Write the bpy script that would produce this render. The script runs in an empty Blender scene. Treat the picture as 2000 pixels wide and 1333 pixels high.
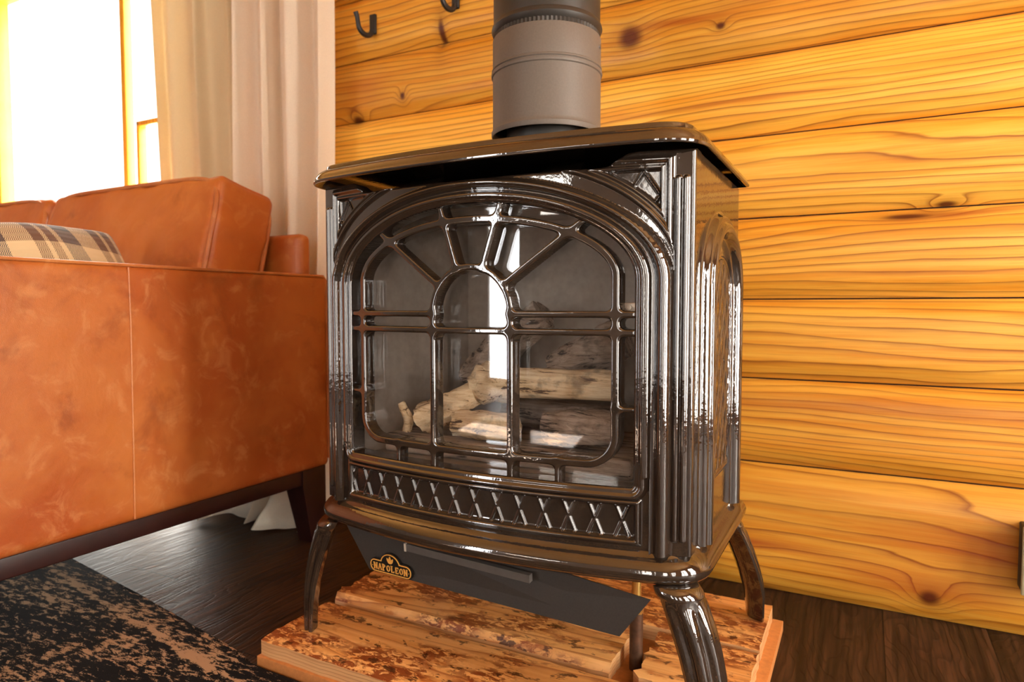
import bpy, bmesh, math, random
import numpy as np
from mathutils import Vector, Matrix
random.seed(7); rng = np.random.default_rng(7)
S = bpy.context.scene
COL = S.collection
PI = math.pi
XC = -0.54                      # stove centre line
CAM_H = 0.65

# ------------------------------------------------------------------ helpers
LOC = {}
def link(o, parent=None, loc=(0, 0, 0)):
    COL.objects.link(o)
    wl = Vector(loc); LOC[o.name] = wl
    if parent is not None:
        o.parent = parent; o.location = wl - LOC[parent.name]
    else:
        o.location = wl
    return o

def tag(o, label=None, cat=None, group=None, kind=None):
    if label: o['label'] = label
    if cat: o['category'] = cat
    if group: o['group'] = group
    if kind: o['kind'] = kind
    return o

def empty(name, loc, label, cat, group=None, kind=None):
    o = bpy.data.objects.new(name, None); o.empty_display_size = 0.05
    link(o, None, loc)
    return tag(o, label, cat, group, kind)

def mobj(name, V, Fc, mat, parent=None, smooth=True, angle=35, label=None):
    V = np.asarray(V, float)
    c = (V.min(0) + V.max(0)) / 2
    me = bpy.data.meshes.new(name)
    me.from_pydata((V - c).tolist(), [], [list(map(int, f)) for f in Fc])
    me.update()
    if smooth:
        me.polygons.foreach_set('use_smooth', [True] * len(me.polygons))
        if angle: me.set_sharp_from_angle(angle=math.radians(angle))
    if mat is not None: me.materials.append(mat)
    o = bpy.data.objects.new(name, me)
    link(o, parent, c)
    if label: o['label'] = label
    return o

class MB:
    """collects vertices and faces of one part"""
    def __init__(s): s.v = []; s.f = []
    def add(s, V, F):
        n = len(s.v); s.v.extend([tuple(map(float, p)) for p in V]); s.f.extend([[i + n for i in f] for f in F]); return s
    def bm(s, b):
        b.verts.ensure_lookup_table(); b.verts.index_update()
        s.add([tuple(v.co) for v in b.verts], [[v.index for v in f.verts] for f in b.faces]); b.free(); return s
    def box(s, x0, x1, y0, y1, z0, z1, bev=0.0, seg=3, M=None):
        b = bmesh.new(); bmesh.ops.create_cube(b, size=1.0)
        for v in b.verts:
            v.co = Vector(((x0 + x1) / 2 + v.co.x * (x1 - x0), (y0 + y1) / 2 + v.co.y * (y1 - y0), (z0 + z1) / 2 + v.co.z * (z1 - z0)))
        if bev > 0: bmesh.ops.bevel(b, geom=b.edges[:], offset=bev, segments=seg, profile=0.5, affect='EDGES', clamp_overlap=True)
        if M is not None: bmesh.ops.transform(b, matrix=M, verts=b.verts[:])
        return s.bm(b)
    def loft(s, rings, closed=True, cap0=True, cap1=True):
        n = len(rings[0]); V = [p for r in rings for p in r]; F = []
        for i in range(len(rings) - 1):
            for j in range(n if closed else n - 1):
                k = (j + 1) % n
                F.append([i * n + j, i * n + k, (i + 1) * n + k, (i + 1) * n + j])
        if cap0: F.append(list(range(n))[::-1])
        if cap1: F.append([(len(rings) - 1) * n + j for j in range(n)])
        return s.add(V, F)
    def tube(s, pts, r, n=12, cap=True):
        pts = [Vector(p) for p in pts]; rings = []
        rad = r if hasattr(r, '__len__') else [r] * len(pts)
        t0 = (pts[1] - pts[0]).normalized()
        a = Vector((0, 0, 1)) if abs(t0.z) < 0.9 else Vector((1, 0, 0))
        nx = t0.cross(a).normalized()
        for i, p in enumerate(pts):
            t = (pts[min(i + 1, len(pts) - 1)] - pts[max(i - 1, 0)]).normalized()
            nx = (nx - t * nx.dot(t)).normalized(); ny = t.cross(nx)
            rings.append([p + (nx * math.cos(2 * PI * k / n) + ny * math.sin(2 * PI * k / n)) * rad[i] for k in range(n)])
        return s.loft(rings, True, cap, cap)
    def lathe(s, prof, cx, cy, n=64, cap0=False, cap1=False):
        rings = [[(cx + r * math.cos(2 * PI * k / n), cy + r * math.sin(2 * PI * k / n), z) for k in range(n)] for r, z in prof]
        return s.loft(rings, True, cap0, cap1)
    def build(s, name, mat, parent=None, smooth=True, angle=35, label=None):
        return mobj(name, s.v, s.f, mat, parent, smooth, angle, label)

def recalc(o):
    b = bmesh.new(); b.from_mesh(o.data); bmesh.ops.recalc_face_normals(b, faces=b.faces[:]); b.to_mesh(o.data); b.free(); return o

# ------------------------------------------------------------------ node helpers
class NT:
    def __init__(s, name):
        s.m = bpy.data.materials.new(name); s.m.use_nodes = True
        s.t = s.m.node_tree; s.t.nodes.clear()
        s.out = s.t.nodes.new('ShaderNodeOutputMaterial')
    def n(s, typ, **kw):
        x = s.t.nodes.new(typ)
        for k, v in kw.items(): setattr(x, k, v)
        return x
    def put(s, sock, v):
        if isinstance(v, bpy.types.NodeSocket): s.t.links.new(v, sock)
        elif v is not None:
            if hasattr(sock.default_value, '__len__') and not hasattr(v, '__len__'): v = [v] * len(sock.default_value)
            if hasattr(sock.default_value, '__len__') and len(sock.default_value) == 4 and len(v) == 3: v = tuple(v) + (1,)
            sock.default_value = v
    def m_(s, op, a, b=None, c=None, clamp=False):
        x = s.n('ShaderNodeMath', operation=op); x.use_clamp = clamp
        for i, v in enumerate((a, b, c)):
            if v is not None: s.put(x.inputs[i], v)
        return x.outputs[0]
    def add(s, a, b): return s.m_('ADD', a, b)
    def sub(s, a, b): return s.m_('SUBTRACT', a, b)
    def mul(s, a, b): return s.m_('MULTIPLY', a, b)
    def comb(s, x, y, z):
        c = s.n('ShaderNodeCombineXYZ')
        for i, v in enumerate((x, y, z)): s.put(c.inputs[i], v)
        return c.outputs[0]
    def pos(s):
        g = s.n('ShaderNodeNewGeometry'); x = s.n('ShaderNodeSeparateXYZ'); s.t.links.new(g.outputs['Position'], x.inputs[0]); return x.outputs
    def obj(s):
        g = s.n('ShaderNodeTexCoord'); x = s.n('ShaderNodeSeparateXYZ'); s.t.links.new(g.outputs['Object'], x.inputs[0]); return x.outputs
    def noise(s, vec, scale=1.0, detail=4, rough=0.55, dist=0.0, out=0):
        x = s.n('ShaderNodeTexNoise'); s.put(x.inputs['Vector'], vec); x.inputs['Scale'].default_value = scale
        x.inputs['Detail'].default_value = detail; x.inputs['Roughness'].default_value = rough; x.inputs['Distortion'].default_value = dist
        return x.outputs[out]
    def ramp(s, fac, stops, interp='LINEAR'):
        x = s.n('ShaderNodeValToRGB'); x.color_ramp.interpolation = interp; e = x.color_ramp.elements
        while len(e) < len(stops): e.new(0.5)
        for i, (p, c) in enumerate(stops):
            e[i].position = p; e[i].color = (c, c, c, 1) if not hasattr(c, '__len__') else tuple(c) + (1,)
        s.put(x.inputs[0], fac); return x.outputs[0]
    def mix(s, fac, a, b, mode='MIX'):
        x = s.n('ShaderNodeMix', data_type='RGBA', blend_type=mode)
        s.put(x.inputs[0], fac); s.put(x.inputs[6], a); s.put(x.inputs[7], b); return x.outputs[2]
    def range(s, v, a, b, c=0.0, d=1.0, smooth=True):
        x = s.n('ShaderNodeMapRange'); x.interpolation_type = 'SMOOTHSTEP' if smooth else 'LINEAR'
        for i, q in enumerate((v, a, b, c, d)): s.put(x.inputs[i], q)
        return x.outputs[0]
    def bump(s, h, strength=0.3, dist=0.01):
        x = s.n('ShaderNodeBump'); x.inputs['Strength'].default_value = strength; x.inputs['Distance'].default_value = dist
        s.put(x.inputs['Height'], h); return x.outputs[0]
    def bsdf(s, color, rough=0.5, metal=0.0, ior=None, normal=None, coat=None, coat_rough=0.05, sheen=None, spec=None):
        p = s.n('ShaderNodeBsdfPrincipled'); s.put(p.inputs['Base Color'], color); s.put(p.inputs['Roughness'], rough); s.put(p.inputs['Metallic'], metal)
        if ior: p.inputs['IOR'].default_value = ior
        if spec is not None: p.inputs['Specular IOR Level'].default_value = spec
        if normal is not None: s.put(p.inputs['Normal'], normal)
        if coat is not None: s.put(p.inputs['Coat Weight'], coat); p.inputs['Coat Roughness'].default_value = coat_rough
        if sheen is not None: p.inputs['Sheen Weight'].default_value = sheen
        s.t.links.new(p.outputs[0], s.out.inputs[0]); s.p = p
        return s.m

def plain(name, color, rough=0.5, metal=0.0, ior=None, nscale=40, namp=0.12, bump=0.0, coat=None):
    t = NT(name); P = t.obj(); v = t.comb(P[0], P[1], P[2])
    f = t.noise(v, nscale, 5, 0.6)
    k = t.range(f, 0.3, 0.7, 1 - namp, 1 + namp, False)
    c = t.mix(1.0, tuple(color), t.comb(k, k, k), 'MULTIPLY')
    return t.bsdf(c, rough, metal, ior, t.bump(f, bump, 0.004) if bump else None, coat)

# ------------------------------------------------------------------ materials
def enamel(name, base, rough, ior, ripple=0.12):
    t = NT(name); P = t.pos(); v = t.comb(P[0], P[1], P[2])
    f = t.noise(v, 130, 2, 0.5); g = t.noise(v, 30, 4, 0.6)
    k = t.range(g, 0.3, 0.7, 0.8, 1.25, False)
    c = t.mix(1.0, tuple(base), t.comb(k, k, k), 'MULTIPLY')
    r = t.range(g, 0.35, 0.7, rough * 0.75, rough * 1.35, False)
    return t.bsdf(c, r, 0.0, ior, t.bump(f, ripple, 0.0015))
M_ENAMEL = enamel('brown_black_enamel', (0.022, 0.0145, 0.010), 0.06, 2.15)
M_LATTICE = enamel('brown_black_enamel_recess', (0.018, 0.013, 0.010), 0.12, 2.0)
M_BLACK = plain('black_cast_iron', (0.008, 0.008, 0.008), 0.6)
M_MATTE = plain('satin_black_sheet', (0.030, 0.0255, 0.022), 0.55, 0.0, None, 400, 0.15, 0.05)
M_STRIP = plain('dark_grey_strip', (0.085, 0.075, 0.068), 0.5)
M_PIPE = plain('charcoal_stove_paint', (0.12, 0.098, 0.080), 0.55, 0.0, None, 300, 0.08, 0.04)
M_PIPE2 = plain('dark_stove_paint', (0.030, 0.026, 0.022), 0.45, 0.2, None, 300, 0.08)
M_STEEL = plain('zinc_screw', (0.75, 0.75, 0.75), 0.25, 1.0)
M_FIREBOX = plain('warm_grey_firebox', (0.36, 0.31, 0.265), 0.7, 0.0, None, 60, 0.12, 0.1)
M_BRASS = plain('yellow_brass', (0.75, 0.50, 0.15), 0.3, 0.9)
M_IRONPIPE = plain('rusty_iron_pipe', (0.09, 0.045, 0.025), 0.45, 0.5, None, 60, 0.4)
M_GOLD = plain('gold_letter', (0.85, 0.45, 0.10), 0.4, 0.25)
M_BADGE = plain('black_badge', (0.006, 0.006, 0.006), 0.35)
M_HOOK = plain('black_hook_iron', (0.012, 0.010, 0.009), 0.5)
M_STAMPED = plain('tab_steel', (0.55, 0.48, 0.4), 0.4, 0.6)
M_BOXP = plain('beige_box_paint', (0.42, 0.38, 0.24), 0.5)
M_BOXD = plain('dark_box_side', (0.05, 0.045, 0.03), 0.6)

def m_glass(name, boost=1.0, tint=(1, 1, 1)):
    t = NT(name)
    tr = t.n('ShaderNodeBsdfTransparent'); tr.inputs[0].default_value = tuple(tint) + (1,)
    gl = t.n('ShaderNodeBsdfGlossy'); gl.inputs['Roughness'].default_value = 0.0
    fr = t.n('ShaderNodeFresnel'); bf = t.n('ShaderNodeNewGeometry').outputs['Backfacing']; t.put(fr.inputs[0], t.add(1.5, t.mul(bf, 1 / 1.5 - 1.5)))
    mx = t.n('ShaderNodeMixShader'); t.put(mx.inputs[0], t.mul(fr.outputs[0], boost))
    t.t.links.new(tr.outputs[0], mx.inputs[1]); t.t.links.new(gl.outputs[0], mx.inputs[2]); t.t.links.new(mx.outputs[0], t.out.inputs[0])
    return t.m
M_GLASS = m_glass('stove_glass', 1.5, (1.0, 1.0, 1.0))
M_PANE = m_glass('window_glass', 0.8)

def m_pine(name, ax, az, light, mid, dark, knots=(), rough=0.38, line=46, along=1.0, attr=None, bumps=0.25, stain=None, warp=9.0, streaks=()):
    """planks of pine: ax = axis index the grain runs along, az = axis index across"""
    t = NT(name); P = t.pos(); x = P[ax]; z = P[az]
    if attr:
        a = t.n('ShaderNodeAttribute', attribute_name=attr); idv = a.outputs['Fac']
    else: idv = 0.37
    sh = t.mul(idv, 37.0)
    w1 = t.noise(t.comb(t.mul(t.add(x, sh), 0.75 * along), sh, t.mul(z, 5.0)), 1.0, 2, 0.45)
    w2 = t.noise(t.comb(t.mul(t.add(x, sh), 3.2 * along), sh, t.mul(z, 16.0)), 1.0, 3, 0.5)
    lf = t.range(t.m_('FRACT', t.mul(idv, 7.31)), 0, 1, 0.42, 1.05, False) if attr else 1.0
    ring = t.add(t.mul(t.mul(z, float(line)), lf), t.add(t.mul(w1, float(warp)), t.mul(w2, 0.9)))
    kd = None
    for (kx, kz, ka, kb, amp) in knots:
        dx = t.mul(t.sub(x, kx), 1.0 / ka); dz = t.mul(t.sub(z, kz), 1.0 / kb)
        r2 = t.add(t.mul(dx, dx), t.mul(dz, dz))
        bend = t.m_('EXPONENT', t.mul(r2, -0.22))
        ring = t.add(ring, t.mul(bend, amp))
        d = t.m_('EXPONENT', t.mul(t.m_('POWER', r2, 1.6), -0.9))
        halo = t.mul(t.m_('EXPONENT', t.mul(r2, -0.30)), 0.35)
        d = t.m_('MAXIMUM', d, halo)
        kd = d if kd is None else t.m_('MAXIMUM', kd, d)
    fr = t.m_('FRACT', ring)
    lines = t.ramp(fr, [(0.0, 0.0), (0.60, 0.06), (0.84, 0.45), (0.93, 1.0), (1.0, 0.0)])
    streak = t.noise(t.comb(t.mul(t.add(x, sh), 1.6 * along), sh, t.mul(z, 55.0)), 1.0, 5, 0.6)
    blot = t.noise(t.comb(t.mul(t.add(x, sh), 2.0 * along), t.mul(sh, 1.7), t.mul(z, 7.0)), 1.0, 3, 0.5)
    c = t.mix(t.range(streak, 0.35, 0.68), tuple(light), tuple(mid))
    c = t.mix(t.mul(t.range(blot, 0.45, 0.75), 0.55), c, tuple(mid))
    c = t.mix(t.mul(t.mul(lines, t.range(blot, 0.25, 0.6, 0.45, 1.0)), 0.95), c, tuple(dark))
    fine = t.noise(t.comb(t.mul(x, 9.0 * along), 0.0, t.mul(z, 420.0)), 1.0, 2, 0.5)
    c = t.mix(t.mul(t.range(fine, 0.5, 0.75), 0.22), c, tuple(dark))
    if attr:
        k = t.range(t.m_('FRACT', t.mul(idv, 3.1)), 0, 1, 0.74, 1.06, False)  # wood tone per log, ordered so darker low and high logs also paint in vignette
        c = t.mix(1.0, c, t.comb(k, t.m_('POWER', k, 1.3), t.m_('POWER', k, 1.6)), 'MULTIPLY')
    for (kx, kz, ka, kb, am) in streaks:
        dx = t.mul(t.sub(x, kx), 1.0 / ka); dz = t.mul(t.add(t.sub(z, kz), t.mul(t.sub(w2, .5), .03)), 1.0 / kb)
        c = t.mix(t.mul(t.m_('EXPONENT', t.mul(t.add(t.mul(dx, dx), t.mul(dz, dz)), -1.0)), am), c, (0.30, 0.035, 0.006))
    if kd is not None:
        c = t.mix(t.m_('MINIMUM', t.mul(kd, 1.0), 0.95), c, (0.075, 0.009, 0.003))
    if stain: c = stain(t, P, c)
    b = t.bump(t.add(t.mul(lines, -0.5), streak), bumps, 0.002)
    return t.bsdf(c, t.range(streak, 0.3, 0.7, rough * 0.85, rough * 1.2, False), 0.0, 1.45, b)

KN = [(-0.516, 1.301, .032, .030, 1.3), (-0.304, 1.288, .011, .009, 1.2), (0.131, 0.052, .021, .018, 2.6), (0.07, 0.836, .045, .006, 1.5),
      (0.14, 0.858, .02, .006, 2), (-1.064, 1.418, .011, .040, 0.5), (-1.198, 1.263, .009, .011, 2), (-1.38, 1.22, .02, .012, 2)]
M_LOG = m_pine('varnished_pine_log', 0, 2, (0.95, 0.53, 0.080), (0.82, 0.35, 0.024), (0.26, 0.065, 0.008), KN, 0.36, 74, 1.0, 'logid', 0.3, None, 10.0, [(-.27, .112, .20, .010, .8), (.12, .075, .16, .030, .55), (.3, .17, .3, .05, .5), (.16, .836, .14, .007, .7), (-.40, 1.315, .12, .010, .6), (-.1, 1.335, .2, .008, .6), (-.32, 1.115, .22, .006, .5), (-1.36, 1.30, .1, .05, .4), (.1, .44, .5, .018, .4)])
M_SIDEPINE = m_pine('pine_side_wall', 1, 2, (0.62, 0.30, 0.07), (0.5, 0.2, 0.035), (0.3, 0.1, 0.02), (), 0.5, 30)
M_CEIL = m_pine('pine_ceiling', 0, 1, (0.85, 0.46, 0.12), (0.6, 0.26, 0.05), (0.25, 0.08, 0.02), (), 0.5, 30)

def stain_deck(t, P, c):
    v = t.comb(t.mul(P[0], 1.0), t.mul(P[1], 1.9), t.mul(P[2], 2.0))
    big = t.noise(v, 5.5, 3, 0.55); flk = t.noise(v, 46, 5, 0.68, 0.6); flk2 = t.noise(v, 21, 5, 0.65, 0.3)
    a = t.mul(t.range(big, 0.44, 0.56), t.range(flk, 0.43, 0.53))
    c = t.mix(t.mul(a, 0.92), c, (0.20, 0.036, 0.006))
    c = t.mix(t.mul(t.range(flk2, 0.575, 0.63), 0.88), c, (0.06, 0.016, 0.006))
    return t.mix(t.mul(t.range(t.noise(v, 12, 4, 0.6), 0.60, 0.72), 0.7), c, (0.45, 0.13, 0.02))
M_DECK = m_pine('bark_stained_plank', 0, 1, (0.86, 0.47, 0.17), (0.72, 0.33, 0.09), (0.38, 0.12, 0.03), (), 0.42, 30, 1.4, None, 0.2, stain_deck)
M_DECKEDGE = m_pine('sawn_plank_edge', 0, 2, (0.62, 0.36, 0.16), (0.5, 0.24, 0.09), (0.24, 0.09, 0.03), (), 0.5, 160, 1.0, None, 0.2)
M_BOARD = plain('orange_fibreboard', (0.50, 0.20, 0.055), 0.6, 0.0, None, 90, 0.15, 0.05)
M_WINWOOD = m_pine('honey_window_frame', 2, 0, (0.75, 0.42, 0.03), (0.6, 0.3, 0.015), (0.3, 0.1, 0.01), (), 0.4, 60)

def m_floor():
    t = NT('dark_plank_floor'); P = t.pos(); x, y = P[0], P[1]
    W = 0.185
    xi = t.m_('FLOOR', t.mul(t.add(x, -0.048), 1 / W)); xf = t.m_('FRACT', t.mul(t.add(x, -0.048), 1 / W))
    r = t.n('ShaderNodeTexWhiteNoise', noise_dimensions='1D'); t.put(r.inputs['W'], xi); rv = r.outputs[0]
    yy = t.add(y, t.mul(rv, 3.0)); yf = t.m_('FRACT', t.mul(yy, 1 / 1.2)); sh = t.add(t.mul(rv, 23.0), t.m_('FLOOR', t.mul(yy, 1 / 1.2)))
    w1 = t.noise(t.comb(t.mul(x, 7.0), sh, t.mul(y, 2.2)), 1.0, 3, 0.5)
    ring = t.add(t.mul(x, 42.0), t.mul(w1, 16.0)); fr = t.m_('FRACT', ring)
    lines = t.ramp(fr, [(0.0, 0.0), (0.5, 0.1), (0.85, 0.9), (1.0, 0.0)])
    st = t.noise(t.comb(t.mul(x, 110.0), sh, t.mul(y, 5.0)), 1.0, 5, 0.62)
    c = t.mix(t.range(st, 0.35, 0.7), (0.017, 0.009, 0.0055), (0.085, 0.041, 0.020))
    c = t.mix(t.mul(lines, 0.55), c, (0.02, 0.010, 0.006))
    k = t.range(rv, 0, 1, 0.75, 1.25, False); c = t.mix(1.0, c, t.comb(k, k, k), 'MULTIPLY')
    gap = t.m_('MAXIMUM', t.m_('GREATER_THAN', t.m_('ABSOLUTE', t.sub(xf, 0.5)), 0.493), t.m_('GREATER_THAN', t.m_('ABSOLUTE', t.sub(yf, 0.5)), 0.4985))
    c = t.mix(t.mul(gap, 0.85), c, (0.004, 0.003, 0.002))
    b = t.bump(t.sub(st, t.add(t.mul(gap, 2.0), t.mul(lines, 0.5))), 0.25, 0.003)
    return t.bsdf(c, t.range(st, 0.3, 0.7, 0.38, 0.55, False), 0.0, 1.45, b, spec=0.22)
M_FLOOR = m_floor()

def m_leather(name, base, deep, pale):
    t = NT(name); P = t.pos(); v = t.comb(P[0], P[1], P[2])
    a = t.noise(v, 3.2, 4, 0.6, 0.4); b = t.noise(v, 16, 5, 0.65, 0.8); g = t.noise(v, 700, 2, 0.5)
    c = t.mix(t.range(a, 0.35, 0.65), tuple(base), tuple(deep))
    c = t.mix(t.mul(t.range(b, 0.50, 0.72), 0.42), c, tuple(pale))
    dk = t.noise(v, 7.0, 5, 0.65, 0.6); c = t.mix(t.mul(t.range(dk, 0.52, 0.72), 0.5), c, tuple(q * 0.55 for q in deep))
    h = t.add(t.mul(g, 0.25), t.mul(t.noise(v, 9, 4, 0.6, 0.5), 2.0))
    return t.bsdf(c, t.range(b, 0.3, 0.7, 0.36, 0.5, False), 0.0, 1.45, t.bump(h, 0.18, 0.006))
M_LEATHER = m_leather('cognac_leather', (0.43, 0.130, 0.026), (0.33, 0.066, 0.009), (0.58, 0.25, 0.085))
M_CUSHL = m_leather('cognac_leather_cushion', (0.52, 0.16, 0.030), (0.42, 0.105, 0.015), (0.60, 0.23, 0.06))
M_PIPING = m_leather('leather_piping', (0.50, 0.18, 0.05), (0.42, 0.12, 0.03), (0.66, 0.32, 0.12))
M_MAHOG = plain('dark_mahogany', (0.020, 0.0035, 0.0025), 0.4, 0.0, None, 30, 0.3)
M_LINER = plain('black_dust_cover', (0.01, 0.01, 0.01), 0.9)

def m_curtain(name, base, thru=0.5):
    t = NT(name); P = t.pos(); v = t.comb(t.mul(P[0], 600), t.mul(P[1], 600), t.mul(P[2], 600))
    w = t.noise(v, 1.0, 2, 0.5); k = t.range(w, 0.3, 0.7, 0.93, 1.05, False)
    c = t.mix(1.0, tuple(base), t.comb(k, k, k), 'MULTIPLY')
    d = t.n('ShaderNodeBsdfDiffuse'); t.put(d.inputs[0], c); tl = t.n('ShaderNodeBsdfTranslucent'); t.put(tl.inputs[0], c)
    mx = t.n('ShaderNodeMixShader'); mx.inputs[0].default_value = thru
    t.t.links.new(d.outputs[0], mx.inputs[1]); t.t.links.new(tl.outputs[0], mx.inputs[2]); t.t.links.new(mx.outputs[0], t.out.inputs[0])
    return t.m
M_CURT = m_curtain('cream_curtain_cloth', (0.95, 0.88, 0.76))
M_CURT2 = m_curtain('beige_curtain_cloth', (0.74, 0.62, 0.40), 0.22)

def m_plaid():
    t = NT('plaid_wool'); P = t.obj(); y, z = P[1], P[2]
    def band(v, per, a, b, off=0.0):
        f = t.m_('FRACT', t.mul(t.add(v, off + 10 * per), 1 / per))
        return t.mul(t.m_('GREATER_THAN', f, a), t.m_('LESS_THAN', f, b))
    cream = (0.62, 0.48, 0.28); brown = (0.12, 0.055, 0.03); slate = (0.045, 0.05, 0.06)
    wv = t.m_('FRACT', t.add(t.mul(y, 260.0), t.mul(t.m_('PINGPONG', t.mul(z, 110.0), 1.0), 1.6)))
    twill = t.m_('GREATER_THAN', wv, 0.5)
    per = 0.165
    hv = t.mix(band(z, per, 0.0, 0.30, .05), cream, brown); hv = t.mix(band(z, per, 0.30, 0.55, .05), hv, slate); hv = t.mix(band(z, per, 0.55, .62, .05), hv, brown)
    vv = t.mix(band(y, per, 0.0, 0.32), cream, brown); vv = t.mix(band(y, per, 0.40, 0.68), vv, slate); vv = t.mix(band(y, per, 0.14, 0.2), vv, cream)
    c = t.mix(twill, hv, vv)
    return t.bsdf(c, 0.85, 0.0, None, t.bump(wv, 0.3, 0.002), sheen=0.3)
M_PLAID = m_plaid()

def m_rug():
    t = NT('distressed_rug_pile'); P = t.pos()
    v = t.comb(t.mul(P[0], 1.0), t.mul(P[1], 2.6), 0.0)
    a = t.noise(v, 34, 6, 0.72, 0.4); b = t.noise(v, 5.0, 3, 0.6); f = t.noise(t.comb(P[0], P[1], P[2]), 420, 3, 0.6)
    s = t.add(a, t.add(t.mul(t.sub(b, 0.5), 0.45), t.mul(t.sub(f, 0.5), 0.25)))
    # pale border stripe set in from the edge, parallel to it
    e = t.add(t.add(P[1], t.mul(P[0], 0.16)), -0.605)
    stripe = t.m_('EXPONENT', t.mul(t.mul(e, e), -9000.0))
    s = t.add(s, t.mul(stripe, 0.14))
    k = t.range(s, 0.53, 0.59)
    c = t.mix(k, (0.005, 0.004, 0.005), (0.46, 0.29, 0.17))
    return t.bsdf(c, 0.95, 0.0, None, t.bump(t.add(f, k), 0.6, 0.006), spec=0.15)
M_RUG = m_rug()

def m_firelog(name, a, b, d):
    t = NT(name); P = t.obj(); v = t.comb(t.mul(P[0], 9), t.mul(P[1], 95), t.mul(P[2], 95))
    n = t.noise(v, 1.0, 6, 0.7, 0.5); c = t.noise(t.comb(P[0], P[1], P[2]), 18, 4, 0.6)
    col = t.mix(t.range(n, 0.3, 0.66), tuple(b), tuple(a)); col = t.mix(t.mul(t.range(c, 0.55, 0.7), 0.6), col, tuple(d))
    cr = t.ramp(n, [(0.0, 1.0), (0.385, 1.0), (0.43, 0.0), (1.0, 0.0)]); col = t.mix(t.mul(cr, 0.95), col, tuple(d))
    return t.bsdf(col, 0.85, 0.0, None, t.bump(n, 0.8, 0.006))
M_LOGTAN = m_firelog('tan_ceramic_bark', (0.95, 0.78, 0.52), (0.66, 0.42, 0.20), (0.09, 0.05, 0.03))
M_LOGDARK = m_firelog('charred_ceramic_bark', (0.48, 0.38, 0.30), (0.17, 0.12, 0.09), (0.03, 0.022, 0.018))
M_PAINT = plain('warm_grey_paint', (0.26, 0.225, 0.20), 0.7, 0.0, None, 20, 0.04)

# ------------------------------------------------------------------ 2-D distance fields for the castings
def poly_sdf(U, Z, poly):
    """signed distance (negative inside) from points to closed polygon"""
    A = np.asarray(poly, float); B = np.roll(A, -1, 0)
    shp = U.shape; p = np.stack([U.ravel(), Z.ravel()], 1)
    out = np.empty(len(p)); ins = np.zeros(len(p), bool)
    E = B - A; EE = (E ** 2).sum(1) + 1e-18
    for i in range(0, len(p), 20000):
        q = p[i:i + 20000]
        d = q[:, None, :] - A[None]
        t = np.clip((d * E[None]).sum(2) / EE, 0, 1)
        dd = ((d - t[..., None] * E[None]) ** 2).sum(2)
        out[i:i + 20000] = np.sqrt(dd.min(1))
        c1 = (A[None, :, 1] <= q[:, None, 1]) != (B[None, :, 1] <= q[:, None, 1])
        xi = A[None, :, 0] + (q[:, None, 1] - A[None, :, 1]) / np.where(E[None, :, 1] == 0, 1e-12, E[None, :, 1]) * E[None, :, 0]
        ins[i:i + 20000] = ((c1 & (q[:, None, 0] < xi)).sum(1) % 2) == 1
    return np.where(ins, -out, out).reshape(shp)

def arch_poly(a, b, z0, zb, rc=0.0, n=70):
    P = []
    for k in range(n + 1):
        th = PI * k / n; P.append((a * math.cos(th), z0 + b * math.sin(th)))
    if rc > 0:
        for k in range(9):
            th = PI + PI / 2 * k / 8; P.append((-a + rc + rc * math.cos(th), zb + rc + rc * math.sin(th)))
        for k in range(9):
            th = 1.5 * PI + PI / 2 * k / 8; P.append((a - rc + rc * math.cos(th), zb + rc + rc * math.sin(th)))
    else: P += [(-a, zb), (a, zb)]
    return P

def seg_sdf(U, Z, a, b):
    ax, az = a; bx, bz = b; dx, dz = bx - ax, bz - az
    t = np.clip(((U - ax) * dx + (Z - az) * dz) / (dx * dx + dz * dz + 1e-18), 0, 1)
    return np.hypot(U - ax - t * dx, Z - az - t * dz)

def smin(a, b, k):
    h = np.clip(0.5 + 0.5 * (b - a) / k, 0, 1)
    return b * (1 - h) + a * h - k * h * (1 - h)

def sheet(U, Z, f, res, h, place, back, sel=None):
    """cells of the grid where f<0, snapped to the contour f=0, raised by h, walls pulled back.
    place(u,z,depth)->xyz. returns V,F per selection id"""
    nu, nz = U.shape
    gu, gz = np.gradient(f, res)
    inside = f < 0
    cell = (inside[:-1, :-1] | inside[1:, :-1] | inside[1:, 1:] | inside[:-1, 1:])
    # a cell must hold at least two inside corners, so that slivers vanish
    cnt = inside[:-1, :-1].astype(int) + inside[1:, :-1] + inside[1:, 1:] + inside[:-1, 1:]
    cell &= cnt >= 2
    out = f > -0.25 * res
    un = np.where(out, U - f * gu, U); zn = np.where(out, Z - f * gz, Z)
    idx = np.arange(nu * nz).reshape(nu, nz)
    I, J = np.nonzero(cell)
    quads = np.stack([idx[I, J], idx[I + 1, J], idx[I + 1, J + 1], idx[I, J + 1]], 1)
    used = np.unique(quads); remap = -np.ones(nu * nz, int); remap[used] = np.arange(len(used))
    quads = remap[quads]
    u, z, hh = un.ravel()[used], zn.ravel()[used], h.ravel()[used]
    V = place(u, z, -hh)
    F = quads
    # boundary walls
    e = np.concatenate([quads[:, [0, 1]], quads[:, [1, 2]], quads[:, [2, 3]], quads[:, [3, 0]]])
    key = np.sort(e, 1); _, first, counts = np.unique(key[:, 0] * 10 ** 7 + key[:, 1], return_index=True, return_counts=True)
    be = e[first[counts == 1]]
    bv = np.unique(be); bm = -np.ones(len(used), int); bm[bv] = len(used) + np.arange(len(bv))
    Vb = place(u[bv], z[bv], np.full(len(bv), back))
    W = np.stack([be[:, 1], be[:, 0], bm[be[:, 0]], bm[be[:, 1]]], 1)
    cells = sel[I, J] if sel is not None else np.zeros(len(I), int)
    return np.concatenate([V, Vb]), F, W, cells

def submesh(V, F):
    F = np.asarray(F); used = np.unique(F); rm = -np.ones(len(V), int); rm[used] = np.arange(len(used))
    return V[used], rm[F]

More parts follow.
